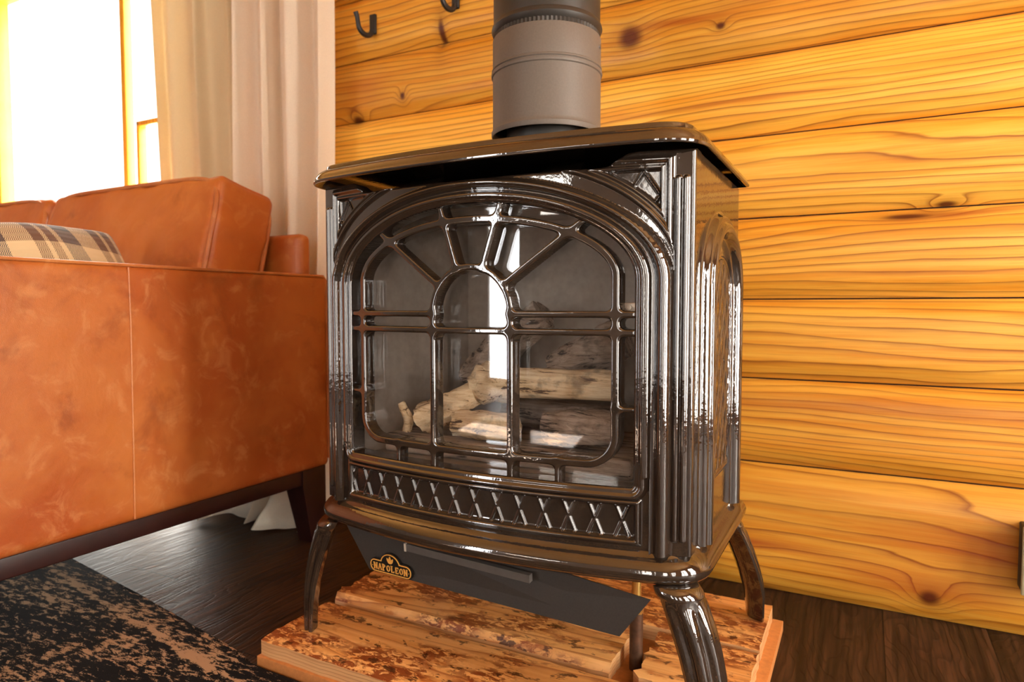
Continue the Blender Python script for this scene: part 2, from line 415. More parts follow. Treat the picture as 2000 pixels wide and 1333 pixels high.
def lut(xs, hs, sig=0.0009, x1=0.08, n=2000):
    x = np.linspace(-0.02, x1, n); y = np.interp(x, xs, hs); dx = x[1] - x[0]
    k = np.exp(-0.5 * (np.arange(-60, 61) * dx / sig) ** 2); k /= k.sum()
    y = np.convolve(np.pad(y, 60, 'edge'), k, 'valid')
    return lambda s: np.interp(s, x, y)

def front_place(u, z, d):
    return np.stack([XC + u, 0.875 + 0.42 * u * u + d, z], 1)

OPEN = arch_poly(0.256, 0.120, 0.689, 0.395, 0.004)
OPENX = arch_poly(0.256, 0.120, 0.689, 0.20)

# ------------------------------------------------------------------ the stove
stove = empty('gas_stove', (XC, 1.10, 0.05), 'dark brown enamelled stove with arched glass door on four fluted legs', 'stove')

def build_front():
    res = 0.00125
    u = np.arange(-0.336, 0.3361, res); z = np.arange(0.300, 0.8701, res)
    U, Z = np.meshgrid(u, z, indexing='ij')
    so = poly_sdf(U, Z, OPEN); se = poly_sdf(U, Z, OPENX)
    top = 0.846 + 0.020 * (1 / (1 + np.exp(-(np.abs(U) - 0.232) / 0.006)))
    f = np.maximum(np.maximum(np.abs(U) - 0.334, Z - top), np.maximum(0.302 - Z, -so))
    gu, gz = np.gradient(se, res)
    seff = se * (1 + 0.40 * np.clip(gz, 0, 1) ** 2)
    prof = lut([0, .0015, .003, .006, .009, .0105, .012, .016, .020, .0215, .024, .028, .030, .033, .037, .040, .043, .047, .050, .052],
               [-.001, .0022, .0034, .004, .0045, .008, .0085, .0085, .0078, .005, .0028, .0018, .004, .009, .0125, .0135, .0125, .009, .003, 0])
    inner = lut([0, .0015, .003, .006, .009, .0105, .012, .016, .0185, .021], [-.001, .0022, .0034, .004, .0045, .0075, .0080, .0072, .003, 0])
    h = np.where(seff > 0.0, prof(seff), 0)
    below = Z < 0.41
    hin = inner(so)
    h = np.where(se < 0.0, hin, h)
    h = np.where((se >= 0) & (se < 0.022) & below, np.maximum(inner(so), 0), h)
    # lower lattice panel
    sp = np.maximum(np.abs(U) - 0.258, np.abs(Z - 0.3455) - 0.0235)
    fr = lut([-.004, -.001, 0, .003, .006, .0085, .010], [-.004, -.004, 0, .0055, .006, .003, 0])
    m = sp < 0.010
    p = 0.0385; ribs = np.minimum(np.abs((U / p + (Z - 0.3455) / 0.094 + 0.25) % 1.0 - 0.5), np.abs((U / p - (Z - 0.3455) / 0.094 + 0.25) % 1.0 - 0.5)) * p * 0.78
    rib = 0.0034 * np.exp(-(ribs / 0.0016) ** 2)
    h = np.where(m & (se < 0.024), np.where(sp < 0, fr(sp) + np.where(sp < -0.001, rib, 0), np.maximum(fr(sp), hin * (Z > .383))), h)
    # spandrel lattices
    st = np.maximum(np.maximum(Z - 0.840, np.abs(U) - 0.289), 0.0735 - se)
    bead = lut([-.005, -.0015, 0, .0015, .0035, .0055, .0080, .0105, .0130, .0155, .0175], [-.005, -.005, .0, .0035, .0035, .001, .001, .0050, .0062, .0040, 0], .0007)
    sm = (st < 0.0175) & (Z > 0.70) & (seff > 0.0515)
    p2 = 0.044; a2 = (np.abs(U) - 0.266) / p2; b2 = (Z - 0.838) / 0.066; r2 = np.minimum(np.abs((a2 + b2 + .5) % 1.0 - .5), np.abs((a2 - b2 + .5) % 1.0 - .5)) * p2 * 0.83
    h = np.where(sm, bead(st) + np.where(st < -0.0015, 0.0046 * np.exp(-(r2 / 0.0015) ** 2), 0), h)
    # corner flutes
    for uc in (0.3125, 0.3225):
        s = np.hypot(np.abs(U) - uc, Z - np.clip(Z, 0.325, 0.826)) - 0.0038
        h = np.where(s < 0, np.maximum(h, 0.0046 * np.sqrt(np.clip(1 - np.clip((s + 0.0038) / 0.0038, 0, 1) ** 2, 0, 1))), h)
    # rounded outer edges
    e = np.clip(-np.maximum(np.abs(U) - 0.334, Z - top), 0, 0.004); h = h - 0.004 * (1 - np.sqrt(np.clip(1 - (1 - e / 0.004) ** 2, 0, 1)))
    sel = np.zeros(U.shape, int)
    sel[(st < -0.002) & (U < 0)] = 3; sel[(st < -0.002) & (U > 0)] = 4
    sel[(sp < -0.001)] = 2
    ring = (seff > 0.0) & (seff < 0.0515) & ~(sm & (st < 0.0)) | ((se <= 0) & (so > 0) & (so < 0.019))
    sel[(sel == 0) & ring] = 1
    V, F, W, c = sheet(U, Z, f, res, h, front_place, 0.030, sel[:-1, :-1])
    W_in = W
    for k, nm, mat in ((0, 'front_plate', M_ENAMEL), (1, 'arch_moulding', M_ENAMEL), (2, 'lattice_strip', M_LATTICE), (3, 'corner_lattice', M_LATTICE), (4, 'corner_lattice', M_LATTICE)):
        Fk = F[c == k]
        if k == 0: Fk = np.concatenate([Fk, W_in])
        v, ff = submesh(V, Fk)
        mobj(nm, v, ff, mat, stove, True, 84)
build_front()

def build_grille():
    res = 0.0010
    u = np.arange(-0.264, 0.2641, res); z = np.arange(0.386, 0.818, res)
    U, Z = np.meshgrid(u, z, indexing='ij'); A = np.abs(U)
    so = poly_sdf(U, Z, OPEN)
    ring = np.abs(poly_sdf(U, Z, arch_poly(0.229, 0.0915, 0.6936, 0.424, 0.042))) - 0.0060
    small = np.where(Z > 0.643, np.abs(np.hypot(U, Z - 0.643) - 0.070), np.hypot(A - 0.070, np.minimum(0, Z - 0.614)))
    W = 0.0050; k = 0.0095
    f = ring
    def sg(a, b, w=W):
        nonlocal f
        f = smin(f, seg_sdf(A, Z, a, b) - w, k)
    f = smin(f, small - W, k)
    sg((0.062, 0.687), (0.190, 0.780)); sg((0.0235, 0.711), (0.056, 0.812))
    sg((0.0, 0.614), (0.262, 0.614)); sg((0.070, 0.640), (0.262, 0.640))
    sg((0.070, 0.614), (0.070, 0.388)); sg((0.145, 0.424), (0.145, 0.388), 0.0036); sg((0.229, 0.505), (0.262, 0.505), 0.0036)
    f = np.maximum(f, so - 0.0015)
    e = np.clip(-f, 0, 0.0032); h = -0.0032 + np.sqrt(np.clip(0.0032 ** 2 - (0.0032 - e) ** 2, 0, None)) * 1.0
    V, F, Wl, c = sheet(U, Z, f, res, h - 0.001, front_place, 0.026)
    mobj('door_grille', V, np.concatenate([F, Wl]), M_ENAMEL, stove, True, 80)
build_grille()

def build_glass():
    P = arch_poly(0.262, 0.120, 0.693, 0.388, 0.004, 40); n = len(P)
    # fan grid: rows across z for a gently bowed pane
    zs = np.linspace(0.389, 0.812, 40); V = []; F = []
    def half(z):
        if z <= 0.693: return 0.262
        return 0.262 * math.sqrt(max(0.0, 1 - ((z - 0.693) / 0.120) ** 2))
    nu = 25
    for d in (0.0, 0.004):
        for z in zs:
            a = half(z)
            for i in range(nu):
                uu = -a + 2 * a * i / (nu - 1); V.append((XC + uu, 0.912 + 0.2 * uu * uu + d, z))
    m = nu * len(zs)
    for j in range(len(zs) - 1):
        for i in range(nu - 1):
            a = j * nu + i; F.append([a, a + 1, a + nu + 1, a + nu]); F.append([m + a + nu, m + a + nu + 1, m + a + 1, m + a])
    for i in range(nu - 1):
        F.append([i + 1, i, m + i, m + i + 1]); a = (len(zs) - 1) * nu + i; F.append([a, a + 1, m + a + 1, m + a])
    for j in range(len(zs) - 1):
        a = j * nu; F.append([a, a + nu, m + a + nu, m + a]); a = j * nu + nu - 1; F.append([a + nu, a, m + a, m + a + nu])
    mobj('door_glass', V, F, M_GLASS, stove, True, 40)
build_glass()
# tab with a hole beside the grille
b = MB(); b.box(XC + .234, XC + .252, .922, .925, .642, .657, .002); b.tube([(XC + .243, .9185, .650), (XC + .243, .9225, .650)], .0035, 12)
b.build('latch_tab', M_STAMPED, stove)

# fire box
def build_firebox():
    m = MB(); x0, x1, y0, y1, z0, z1 = XC - .262, XC + .262, .934, 1.20, .386, .820
    xi = .20
    m.add([(x0, y0, z0), (x1, y0, z0), (XC + xi, y1, z0), (XC - xi, y1, z0), (x0, y0, z1), (x1, y0, z1), (XC + xi, y1, z1), (XC - xi, y1, z1)],
          [[0, 1, 2, 3], [7, 6, 5, 4], [3, 2, 6, 7], [0, 3, 7, 4], [2, 1, 5, 6]])
    t = .004
    m.add([(x0 - t, y0, z0 - t), (x1 + t, y0, z0 - t), (XC + xi + t, y1 + t, z0 - t), (XC - xi - t, y1 + t, z0 - t), (x0 - t, y0, z1 + t), (x1 + t, y0, z1 + t), (XC + xi + t, y1 + t, z1 + t), (XC - xi - t, y1 + t, z1 + t)],
          [[3, 2, 1, 0], [4, 5, 6, 7], [7, 6, 2, 3], [4, 7, 3, 0], [6, 5, 1, 2]])
    m.build('firebox', M_FIREBOX, stove, False)
    # ledge with the burner bed
    b = MB(); b.box(XC - .235, XC + .235, .962, 1.185, .387, .420, .006); b.build('burner_tray', M_LOGDARK, stove)
build_firebox()

# side castings
def build_side(sgn):
    res = 0.0015; YC = 1.108
    y = np.arange(0.928, 1.2721, res); z = np.arange(0.300, 0.8671, res)
    Yg, Zg = np.meshgrid(y, z, indexing='ij')
    a = poly_sdf(Yg - YC, Zg, arch_poly(0.122, 0.105, 0.675, 0.20))
    pr = lut([-.030, -.024, -.021, -.016, -.010, -.004, .002, .006, .010, .014, .018, .021], [-.004, -.004, .0, .010, .016, .018, .016, .010, .012, .010, .003, 0], 0.001)
    h = np.where(a < 0.022, pr(np.maximum(a, -.03)), 0)
    ins = poly_sdf(Yg - YC, Zg, arch_poly(0.066, 0.045, 0.682, 0.385, 0.004))
    p = 0.036; r = np.minimum(np.abs(((Yg - YC) / p + Zg / 0.062) % 1.0 - 0.5), np.abs(((Yg - YC) / p - Zg / 0.062) % 1.0 - 0.5)) * p * 0.85
    ip = lut([-.004, -.001, .001, .003, .005], [-.002, -.002, .0012, .0012, 0], .0008)
    h = np.where(ins < 0.005, h + ip(ins) + np.where(ins < -.001, 0.0018 * np.exp(-(r / .0017) ** 2), 0), h)
    f = np.maximum(np.abs(Yg - 1.100) - 0.170, np.abs(Zg - 0.5835) - 0.2815)
    sel = (ins < 0).astype(int)
    place = lambda u, zz, d: np.stack([XC + sgn * (0.333 - d), u, zz], 1)
    V, F, W, c = sheet(Yg, Zg, f, res, h, place, 0.01, sel[:-1, :-1])
    if sgn > 0: F = F; W = W
    else: F = F[:, ::-1]; W = W[:, ::-1]
    v, ff = submesh(V, np.concatenate([F[c == 0], W])); sp = mobj('side_panel', v, ff, M_ENAMEL, stove, True, 84)
    v, ff = submesh(V, F[c == 1]); mobj('lattice_inset', v, ff, M_ENAMEL, sp, True, 60)
build_side(1); build_side(-1)

# rear shell, inner top and floor of the body (dark)
b = MB(); b.box(XC - .326, XC + .326, 1.255, 1.275, .300, .866, .003); b.build('rear_panel', M_BLACK, stove)
b = MB(); b.box(XC - .322, XC + .322, .975, 1.255, .838, .845); b.build('top_deck', M_BLACK, stove, False)
for uu in (-.150, .115):
    b = MB(); b.add([(XC + uu, .885 + .42 * uu * uu, .846), (XC + uu + .055, .90 + .42 * uu * uu, .846), (XC + uu + .03, .99, .880), (XC + uu - .03, .99, .880),
           (XC + uu, .885 + .42 * uu * uu, .843), (XC + uu + .055, .90 + .42 * uu * uu, .843), (XC + uu + .03, .99, .843), (XC + uu - .03, .99, .843)],
          [[0, 1, 2, 3], [7, 6, 5, 4], [0, 4, 5, 1], [1, 5, 6, 2], [2, 6, 7, 3], [3, 7, 4, 0]])
    b.build('lid_bracket', M_ENAMEL, stove, False)

def rounded_outline(half, yb, front, rf, rb=0.004, n=48):
    """closed outline, counter-clockwise, bowed front: front(u)->Y"""
    P = []
    # front from left to right between fillets
    ul = half - rf * 0.9
    for k in range(n + 1):
        uu = -ul + 2 * ul * k / n; P.append((uu, front(uu)))
    y0 = front(ul); y1 = y0 + rf
    slope = (front(ul) - front(ul - .001)) / .001
    cxy = []
    for k in range(1, 11):
        t = k / 10.0; a = (ul, y0); c = (half, front(half) + 0.0); d = (half, y1)
        P.append(((1 - t) ** 2 * a[0] + 2 * t * (1 - t) * c[0] + t * t * d[0], (1 - t) ** 2 * a[1] + 2 * t * (1 - t) * c[1] + t * t * d[1]))
    for k in range(1, 8): P.append((half, y1 + (yb - rb - y1) * k / 7))
    P.append((half - rb, yb))
    for k in range(1, 12): P.append((half - rb - 2 * (half - rb) * k / 12, yb))
    P.append((-half + rb, yb))
    for k in range(0, 7): P.append((-half, yb - rb + (y1 - yb + rb) * k / 7))
    for k in range(10, 0, -1):
        t = k / 10.0; a = (-ul, y0); c = (-half, front(half)); d = (-half, y1)
        P.append(((1 - t) ** 2 * a[0] + 2 * t * (1 - t) * c[0] + t * t * d[0], (1 - t) ** 2 * a[1] + 2 * t * (1 - t) * c[1] + t * t * d[1]))
    return np.array(P)

def offset_loft(P, prof, name, mat, capt=True, capb=True, flat_back=True, angle=50):
    n = len(P); T = np.roll(P, -1, 0) - np.roll(P, 1, 0); T /= np.linalg.norm(T, axis=1)[:, None] + 1e-12
    N = np.stack([T[:, 1], -T[:, 0]], 1)
    if flat_back:
        yb = P[:, 1].max(); bk = P[:, 1] > yb - 1e-4; N[bk] = [0, 0]
        # keep back corners square
        side = (np.abs(P[:, 0]) > np.abs(P[:, 0]).max() - 0.006) & bk; N[side, 0] = np.sign(P[side, 0])
    rings = [[(XC + P[i, 0] + N[i, 0] * o, P[i, 1] + N[i, 1] * o, z) for i in range(n)] for o, z in prof]
    m = MB(); m.loft(rings, True, capb, capt); ob = m.build(name, mat, stove, True, angle)
    return recalc(ob)

lidP = rounded_outline(0.322, 1.275, lambda u: 0.876 + 0.27 * u * u, 0.045)
offset_loft(lidP, [(-.03, .882), (0.010, .882), (0.018, .8740), (0.0225, .8690), (0.0245, .8675), (0.0275, .8675), (0.0285, .8690), (0.0285, .8715), (0.0270, .8730), (0.0262, .8760), (0.0235, .8815), (0.0190, .8865), (0.0135, .8900), (0.0085, .8915), (0.0062, .8915), (0.0058, .8925), (0.0058, .8975), (0.0045, .8993), (0.002, .9000), (-.006, .9002), (-.02, .9002)], 'lid', M_ENAMEL, True, True, True, 38)

baseP = rounded_outline(0.327, 1.285, lambda u: 0.882 + 0.42 * u * u, 0.045, 0.02)
offset_loft(baseP, [(-.03, .300), (-.002, .3035), (0.004, .3065), (0.0075, .3055), (0.010, .3015), (0.0125, .2985), (0.017, .2965), (0.0225, .2925), (0.0275, .2860), (0.0295, .279), (0.0285, .2725), (0.0255, .2675), (0.020, .2645), (0.012, .2635), (-.02, .2635), (-.09, .2640)], 'base_skirt', M_ENAMEL, True, True, False)

def build_leg(sx, sy):
    # sx: -1 left, +1 right ; sy: -1 front, +1 rear
    rad = Vector((sx * 0.72, sy * 0.70, 0)).normalized(); tan = Vector((-rad.y, rad.x, 0))
    cy0 = 0.918 if sy < 0 else 1.262
    cy1 = 0.905 if sy < 0 else 1.335
    rings = []
    prof = [(0.0, .2640, .034, .026), (.03, .2580, .0355, .029), (.06, .2535, .0362, .0300), (.09, .2490, .0350, .0285), (.10, .2475, .0340, .0275), (.16, .236, .0345, .0285), (.30, .205, .0345, .027), (.45, .172, .0335, .0245), (.6, .140, .0322, .022), (.75, .107, .0300, .0192), (.88, .079, .0272, .0170), (.95, .063, .0262, .0162), (1.0, .0515, .0250, .0152)]
    for t, z, a, bq in prof:
        off = 0.312 + 0.052 * (1 - (1 - min(1, t / .8)) ** 1.6)
        yy = cy0 + (cy1 - cy0) * (t ** 1.2)
        c = Vector((XC + sx * off, yy, z))
        r = []
        nf = 56; fl = 0.0 if t < .12 else min(1, (t - .12) / .1)
        for k in range(nf + 1):
            th = PI * k / nf
            fl_ = 1 - fl * 0.24 * (0.5 - 0.5 * math.cos(7 * (th - PI / 14))) ** 1.5 * (max(0, math.sin(th)) ** .5)
            r.append(c + tan * (a * math.cos(th) * fl_) + rad * (bq * math.sin(th) * fl_))
        for k in range(1, 8):
            s = k / 8; r.append(c + tan * (-a + 2 * a * s) * 0.92 + rad * (-0.010 * math.sin(PI * s) * (1 if t > .1 else .4)))
        rings.append(r)
    m = MB(); m.loft(rings, True, True, True); recalc(m.build('leg', M_ENAMEL, stove, True, 75))
for sx in (-1, 1):
    for sy in (-1, 1): build_leg(sx, sy)

# drop-down access panel below the base, with handle strip and badge
TL, TR, BR_, BL = [Vector(p) for p in ((-.832, .906, .268), (-.252, .884, .246), (-.296, .884, .1845), (-.770, .911, .1835))]
nrm = (TR - TL).cross(BL - TL).normalized()
if nrm.y > 0: nrm = -nrm
def pan(p, d): return p + nrm * d
m = MB(); mid = [TL + Vector((0, 0, .01)), Vector((-.54, .896, .272)), TR, BR_, BL]
fr = [pan(p, 0.0) for p in mid]; bk = [pan(p, -.0025) for p in mid]
m.add(fr + bk, [[0, 1, 2, 3, 4], [9, 8, 7, 6, 5]] + [[(i + 1) % 5, i, i + 5, (i + 1) % 5 + 5] for i in range(5)])
panel = recalc(m.build('access_panel', M_MATTE, stove, False))
pr_ = (BR_ - BL).normalized(); pu_ = nrm.cross(pr_).normalized()
if pu_.z < 0: pu_ = -pu_
def PP(q, d=0.0):     # q=(right, up) on the panel from BL
    return BL + pr_ * q[0] + pu_ * q[1] + nrm * d
# handle strip: a folded lip standing off the panel
def onpanel(p):       # world -> panel coords
    v = Vector(p) - BL; return v.dot(pr_), v.dot(pu_)
h0 = onpanel((-.672, .905, .2475)); h1 = onpanel((-.434, .893, .2440))
m = MB(); H_ = .0125
q = [(h0[0], h0[1] - H_ / 2), (h1[0], h1[1] - H_ / 2), (h1[0], h1[1] + H_ / 2), (h0[0], h0[1] + H_ / 2)]
m.add([PP(a, .010) for a in q] + [PP(a, .0005) for a in q], [[0, 1, 2, 3], [1, 0, 4, 5], [2, 1, 5, 6], [3, 2, 6, 7], [0, 3, 7, 4]])
strip = recalc(m.build('handle_strip', M_STRIP, panel, False))
q = [(h0[0] - .004, h0[1] - H_ * .55), (h0[0] - .0003, h0[1] - H_ * .55), (h0[0] - .0003, h0[1] + H_ * .55), (h0[0] - .004, h0[1] + H_ * .55)]
m = MB(); m.add([PP(a, .011) for a in q] + [PP(a, .0005) for a in q], [[0, 1, 2, 3], [1, 0, 4, 5], [2, 1, 5, 6], [3, 2, 6, 7], [0, 3, 7, 4]])
recalc(m.build('strip_end', plain('bare_metal_edge', (0.7, 0.62, 0.5), 0.4, 0.3), strip, False))

# badge
def build_badge():
    c = onpanel((-.7165, .905, .1975)); cx, cy = c
    hw, hh, r = .0455, .0105, .0098
    def outline(g):
        P = []
        def arc(ox, oy, rr, a0, a1, n=8):
            for k in range(n + 1):
                a = a0 + (a1 - a0) * k / n; P.append((ox + rr * math.cos(a), oy + rr * math.sin(a)))
        R = r + g
        arc(-hw + r, -hh + r, R, 1.0 * PI, 1.5 * PI); arc(hw - r, -hh + r, R, 1.5 * PI, 2 * PI)
        arc(hw - r, hh - r, R, 0, .5 * PI)
        rx = .0215 + g; x_ = rx * math.sqrt(max(0, 1 - ((hh + g - .006) / (.019 + g)) ** 2))
        for k in range(15):
            th0 = math.acos(min(1, x_ / rx)); a = th0 + (PI - 2 * th0) * k / 14
            P.append((rx * math.cos(a), .006 + (.019 + g) * math.sin(a)))
        arc(-hw + r, hh - r, R, .5 * PI, PI)
        return P
    def plate(P, d0, d1, name, mat, par):
        n = len(P); mm = MB()
        mm.add([PP((cx + x, cy + y), d1) for x, y in P] + [PP((cx + x, cy + y), d0) for x, y in P], [list(range(n)), list(range(2 * n - 1, n - 1, -1))] + [[(i + 1) % n, i, i + n, (i + 1) % n + n] for i in range(n)])
        return mm.build(name, mat, par, False)
    bd = recalc(plate(outline(.0022), .0002, .0035, 'badge', M_BADGE, panel))
    # rim: raised band following the outline
    A = outline(.0005); B = outline(-.0012); n = len(A); mm = MB()
    ring = lambda P, d: [PP((cx + x, cy + y), d) for x, y in P]
    V = ring(A, .0036) + ring(A, .0046) + ring(B, .0046) + ring(B, .0036)
    F = []
    for i in range(n):
        j = (i + 1) % n
        for k in range(3): F.append([k * n + i, k * n + j, (k + 1) * n + j, (k + 1) * n + i])
    mm.add(V, F); recalc(mm.build('badge_rim', M_GOLD, bd, False))
    # lettering NAPOLEON in slab strokes
    Wl, Hl = .0080, .0112; mm = MB(); th = .0021
    def quad(pts):
        n_ = len(pts); mm.add([PP((cx + x, cy + y), .0046) for x, y in pts] + [PP((cx + x, cy + y), .0036) for x, y in pts], [list(range(n_))] + [[(i + 1) % n_, i, i + n_, (i + 1) % n_ + n_] for i in range(n_)])
    def stroke(x0, y0, x1, y1, w=th):
        dx, dy = x1 - x0, y1 - y0; L = math.hypot(dx, dy); px, py = -dy / L * w / 2, dx / L * w / 2
        quad([(x0 + px, y0 + py), (x0 - px, y0 - py), (x1 - px, y1 - py), (x1 + px, y1 + py)])
    def serif(x, y, w=.0036): stroke(x - w / 2, y, x + w / 2, y, .0011)
    def arcs(ox, oy, rx, ry, a0, a1, w=th, n=14):
        for k in range(n):
            a = a0 + (a1 - a0) * k / n; b_ = a0 + (a1 - a0) * (k + 1) / n
            quad([(ox + (rx - w / 2) * math.cos(a), oy + (ry - .0007) * math.sin(a)), (ox + (rx + w / 2) * math.cos(a), oy + (ry + .0007) * math.sin(a)),
                  (ox + (rx + w / 2) * math.cos(b_), oy + (ry + .0007) * math.sin(b_)), (ox + (rx - w / 2) * math.cos(b_), oy + (ry - .0007) * math.sin(b_))])
    word = 'NAPOLEON'; pitch = .0097
    for i, ch in enumerate(word):
        ox = (i - 3.5) * pitch; y0, y1 = -Hl / 2 - .0008, Hl / 2 - .0008; w2 = .0029; ym = (y0 + y1) / 2
        if ch == 'N':
            stroke(ox - w2, y0, ox - w2, y1); stroke(ox + w2, y0, ox + w2, y1); stroke(ox - w2, y1, ox + w2, y0); serif(ox - w2, y0); serif(ox - w2 - .0004, y1); serif(ox + w2, y1)
        elif ch == 'A':
            stroke(ox - w2 - .0003, y0, ox, y1, .0016); stroke(ox + w2 + .0003, y0, ox, y1, .0024); stroke(ox - w2 * .6, ym - .0015, ox + w2 * .6, ym - .0015, .0013); serif(ox - w2, y0, .003); serif(ox + w2, y0, .003)
        elif ch == 'P':
            stroke(ox - w2 + .0006, y0, ox - w2 + .0006, y1, .0024); serif(ox - w2 + .0006, y0, .0048); serif(ox - w2 + .0003, y1, .0036); arcs(ox - w2 + .0012, y1 - .0029, .0036, .0024, PI / 2, -PI / 2, .002)
        elif ch == 'O': arcs(ox, ym, .0030, Hl / 2 - .0007, 0, 2 * PI, .0021, 20)
        elif ch == 'L':
            stroke(ox - w2 + .0008, y0, ox - w2 + .0008, y1, .0024); serif(ox - w2 + .0008, y1, .0048); stroke(ox - w2, y0 + .0005, ox + w2, y0 + .0005, .0013); stroke(ox + w2, y0, ox + w2, y0 + .003, .0012)
        elif ch == 'E':
            stroke(ox - w2 + .0008, y0, ox - w2 + .0008, y1, .0024)
            for yy in (y0 + .0005, ym, y1 - .0005): stroke(ox - w2, yy, ox + w2 - (.001 if yy == ym else 0), yy, .0013)
            stroke(ox + w2, y0, ox + w2, y0 + .0028, .0012); stroke(ox + w2, y1, ox + w2, y1 - .0028, .0012)
    for sx in (-1, 1): arcs(sx * (hw - .0045), -.0008, .0004, .0003, 0, 2 * PI, .0008, 8)
    recalc(mm.build('badge_lettering', M_GOLD, bd, False))
    # leaf flame emblem
    mm = MB()
    for a, L, w in ((0.0, .0130, .0062), (.60, .0115, .0058), (-.60, .0115, .0058)):
        pts = []
        for k in range(17):
            t = 2 * PI * k / 17; y = L / 2 * (1 - math.cos(t)); x = w / 2 * math.sin(t) * (1 - .3 * (y / L))
            pts.append((x * math.cos(a) + y * math.sin(a) + .0006 * math.copysign(1, a) * (a != 0), .0085 + y * math.cos(a) - x * math.sin(a)))
        d = .0046 - .0006 * abs(a)
        mm.add([PP((cx + x, cy + y), d) for x, y in pts] + [PP((cx + x, cy + y), .0034) for x, y in pts], [list(range(17))] + [[(i + 1) % 17, i, i + 17, (i + 1) % 17 + 17] for i in range(17)])
    recalc(mm.build('badge_emblem', M_GOLD, bd, False))
build_badge()

# ------------------------------------------------------------------ ceramic logs in the fire box
def fire_log(pts, radii, mat, label, squash=1.0, seed=0, n=22, sub=5):
    pts = [Vector(p) for p in pts]; P = []; R = []
    for i in range(len(pts) - 1):
        for k in range(sub):
            t = k / sub; P.append(pts[i].lerp(pts[i + 1], t)); R.append(radii[i] * (1 - t) + radii[i + 1] * t)
    P.append(pts[-1]); R.append(radii[-1])
    rg = np.random.default_rng(seed); ph = rg.uniform(0, 6.28, 8)
    m = MB(); m.tube(P, R, n)
    V = np.array(m.v); c0 = np.array([tuple(p) for p in P])
    for i in range(len(P)):
        for k in range(n):
            j = i * n + k; d = V[j] - c0[i]
            th = 2 * PI * k / n
            s = 1 + .10 * math.sin(3 * th + ph[0] + i * .5) + .07 * math.sin(7 * th + ph[1] - i * .9) + .05 * math.sin(11 * th + ph[2] + i * 1.7)
            d = d * s; d[2] *= squash; V[j] = c0[i] + d
    o = mobj('ceramic_log', V, m.f, mat, None, True, 55)
    tag(o, label, 'log', 'ceramic logs behind the stove glass')
    return recalc(o)
X = lambda u: XC + u
fire_log([(X(-.068), 1.012, .510), (X(-.045), 1.013, .516), (X(-.012), 1.015, .520), (X(.022), 1.016, .522), (X(.195), 1.012, .522)], [.026, .036, .034, .0245, .0235], M_LOGTAN, 'thick pale tan log lying level across the right half of the fire', 1, 1)
fire_log([(X(-.165), .985, .448), (X(-.12), .99, .470), (X(-.062), 1.005, .498)], [.028, .024, .021], M_LOGTAN, 'pale tan branch sloping down to the left below the level log', 1, 2)
fire_log([(X(-.086), .976, .4465), (X(-.03), .975, .4505), (X(.03), .976, .4490)], [.0215, .0245, .0225], M_LOGTAN, 'short tan log lying lowest at front centre of the fire', 1, 3)
fire_log([(X(.045), 1.10, .535), (X(.11), 1.10, .570), (X(.175), 1.10, .600)], [.028, .034, .036], M_LOGDARK, 'dark charred log rising to the right behind the level tan log', 1, 4)
fire_log([(X(-.15), 1.13, .50), (X(-.09), 1.13, .565), (X(.01), 1.13, .640)], [.030, .036, .028], M_LOGDARK, 'dark grey log slanting up towards the centre at the back left', 1, 5)
fire_log([(X(.080), .992, .4535), (X(.135), .990, .4555), (X(.200), .992, .4545)], [.025, .029, .028], M_LOGDARK, 'dark rough log lying low at the front right of the fire', 1, 6)
fire_log([(X(-.192), .975, .424), (X(-.190), .975, .448), (X(-.205), .975, .476)], [.008, .009, .007], M_LOGTAN, 'thin upright tan stub at the far left of the fire', 1, 8, 12)
fire_log([(X(-.06), 1.105, .452), (X(.02), 1.11, .452), (X(.16), 1.105, .453)], [.024, .026, .026], M_LOGDARK, 'dark charred log lying lowest along the back of the fire', 1, 9)

# ------------------------------------------------------------------ stove pipe
PX, PY = -.532, 1.142
pipe = empty('stove_pipe', (PX, PY, .900), 'round charcoal flue pipe rising from the top of the stove', 'stovepipe')
MB().lathe([(.078, .9005), (.078, .915), (.074, .920), (.074, 1.05)], PX, PY, 64).build('inner_collar', M_PIPE2, pipe, True, 30)
low = MB().lathe([(.096, .975), (.0985, .966), (.1010, .9645), (.1022, .967), (.1022, .973), (.1002, .976), (.0997, .982), (.0997, 1.072), (.1018, 1.0735), (.1026, 1.0765), (.1020, 1.079), (.1002, 1.080), (.1002, 1.081), (.1018, 1.0825), (.1014, 1.085), (.0997, 1.087), (.0997, 1.138), (.0990, 1.1395)], PX, PY, 96).build('lower_section', M_PIPE, pipe, True, 30)
MB().lathe([(.096, 1.05), (.096, .975)], PX, PY, 64).build('section_lining', M_PIPE2, pipe, True, 30)
m = MB(); N = 160; rings = []
for r, z, cr in ((.0990, 1.1385, 0), (.0965, 1.1405, .0009), (.0965, 1.148, .0009), (.1000, 1.152, .0), (.1020, 1.157, 0), (.1008, 1.162, 0), (.0984, 1.166, 0)):
    rings.append([(PX + (r + cr * (1 if k % 2 else -1)) * math.cos(2 * PI * k / N), PY + (r + cr * (1 if k % 2 else -1)) * math.sin(2 * PI * k / N), z) for k in range(N)])
m.loft(rings, True, False, False).build('crimped_collar', M_PIPE2, pipe, True, 30)
MB().lathe([(.0981, 1.160), (.0981, 2.46)], PX, PY, 96).build('upper_section', M_PIPE2, pipe, True, 30)
a = math.radians(6); b = MB()
b.tube([(PX + .097 * math.cos(a), PY + .097 * math.sin(a), 1.118), (PX + .1035 * math.cos(a), PY + .1035 * math.sin(a), 1.118)], .0042, 8); b.build('screw', M_STEEL, pipe)

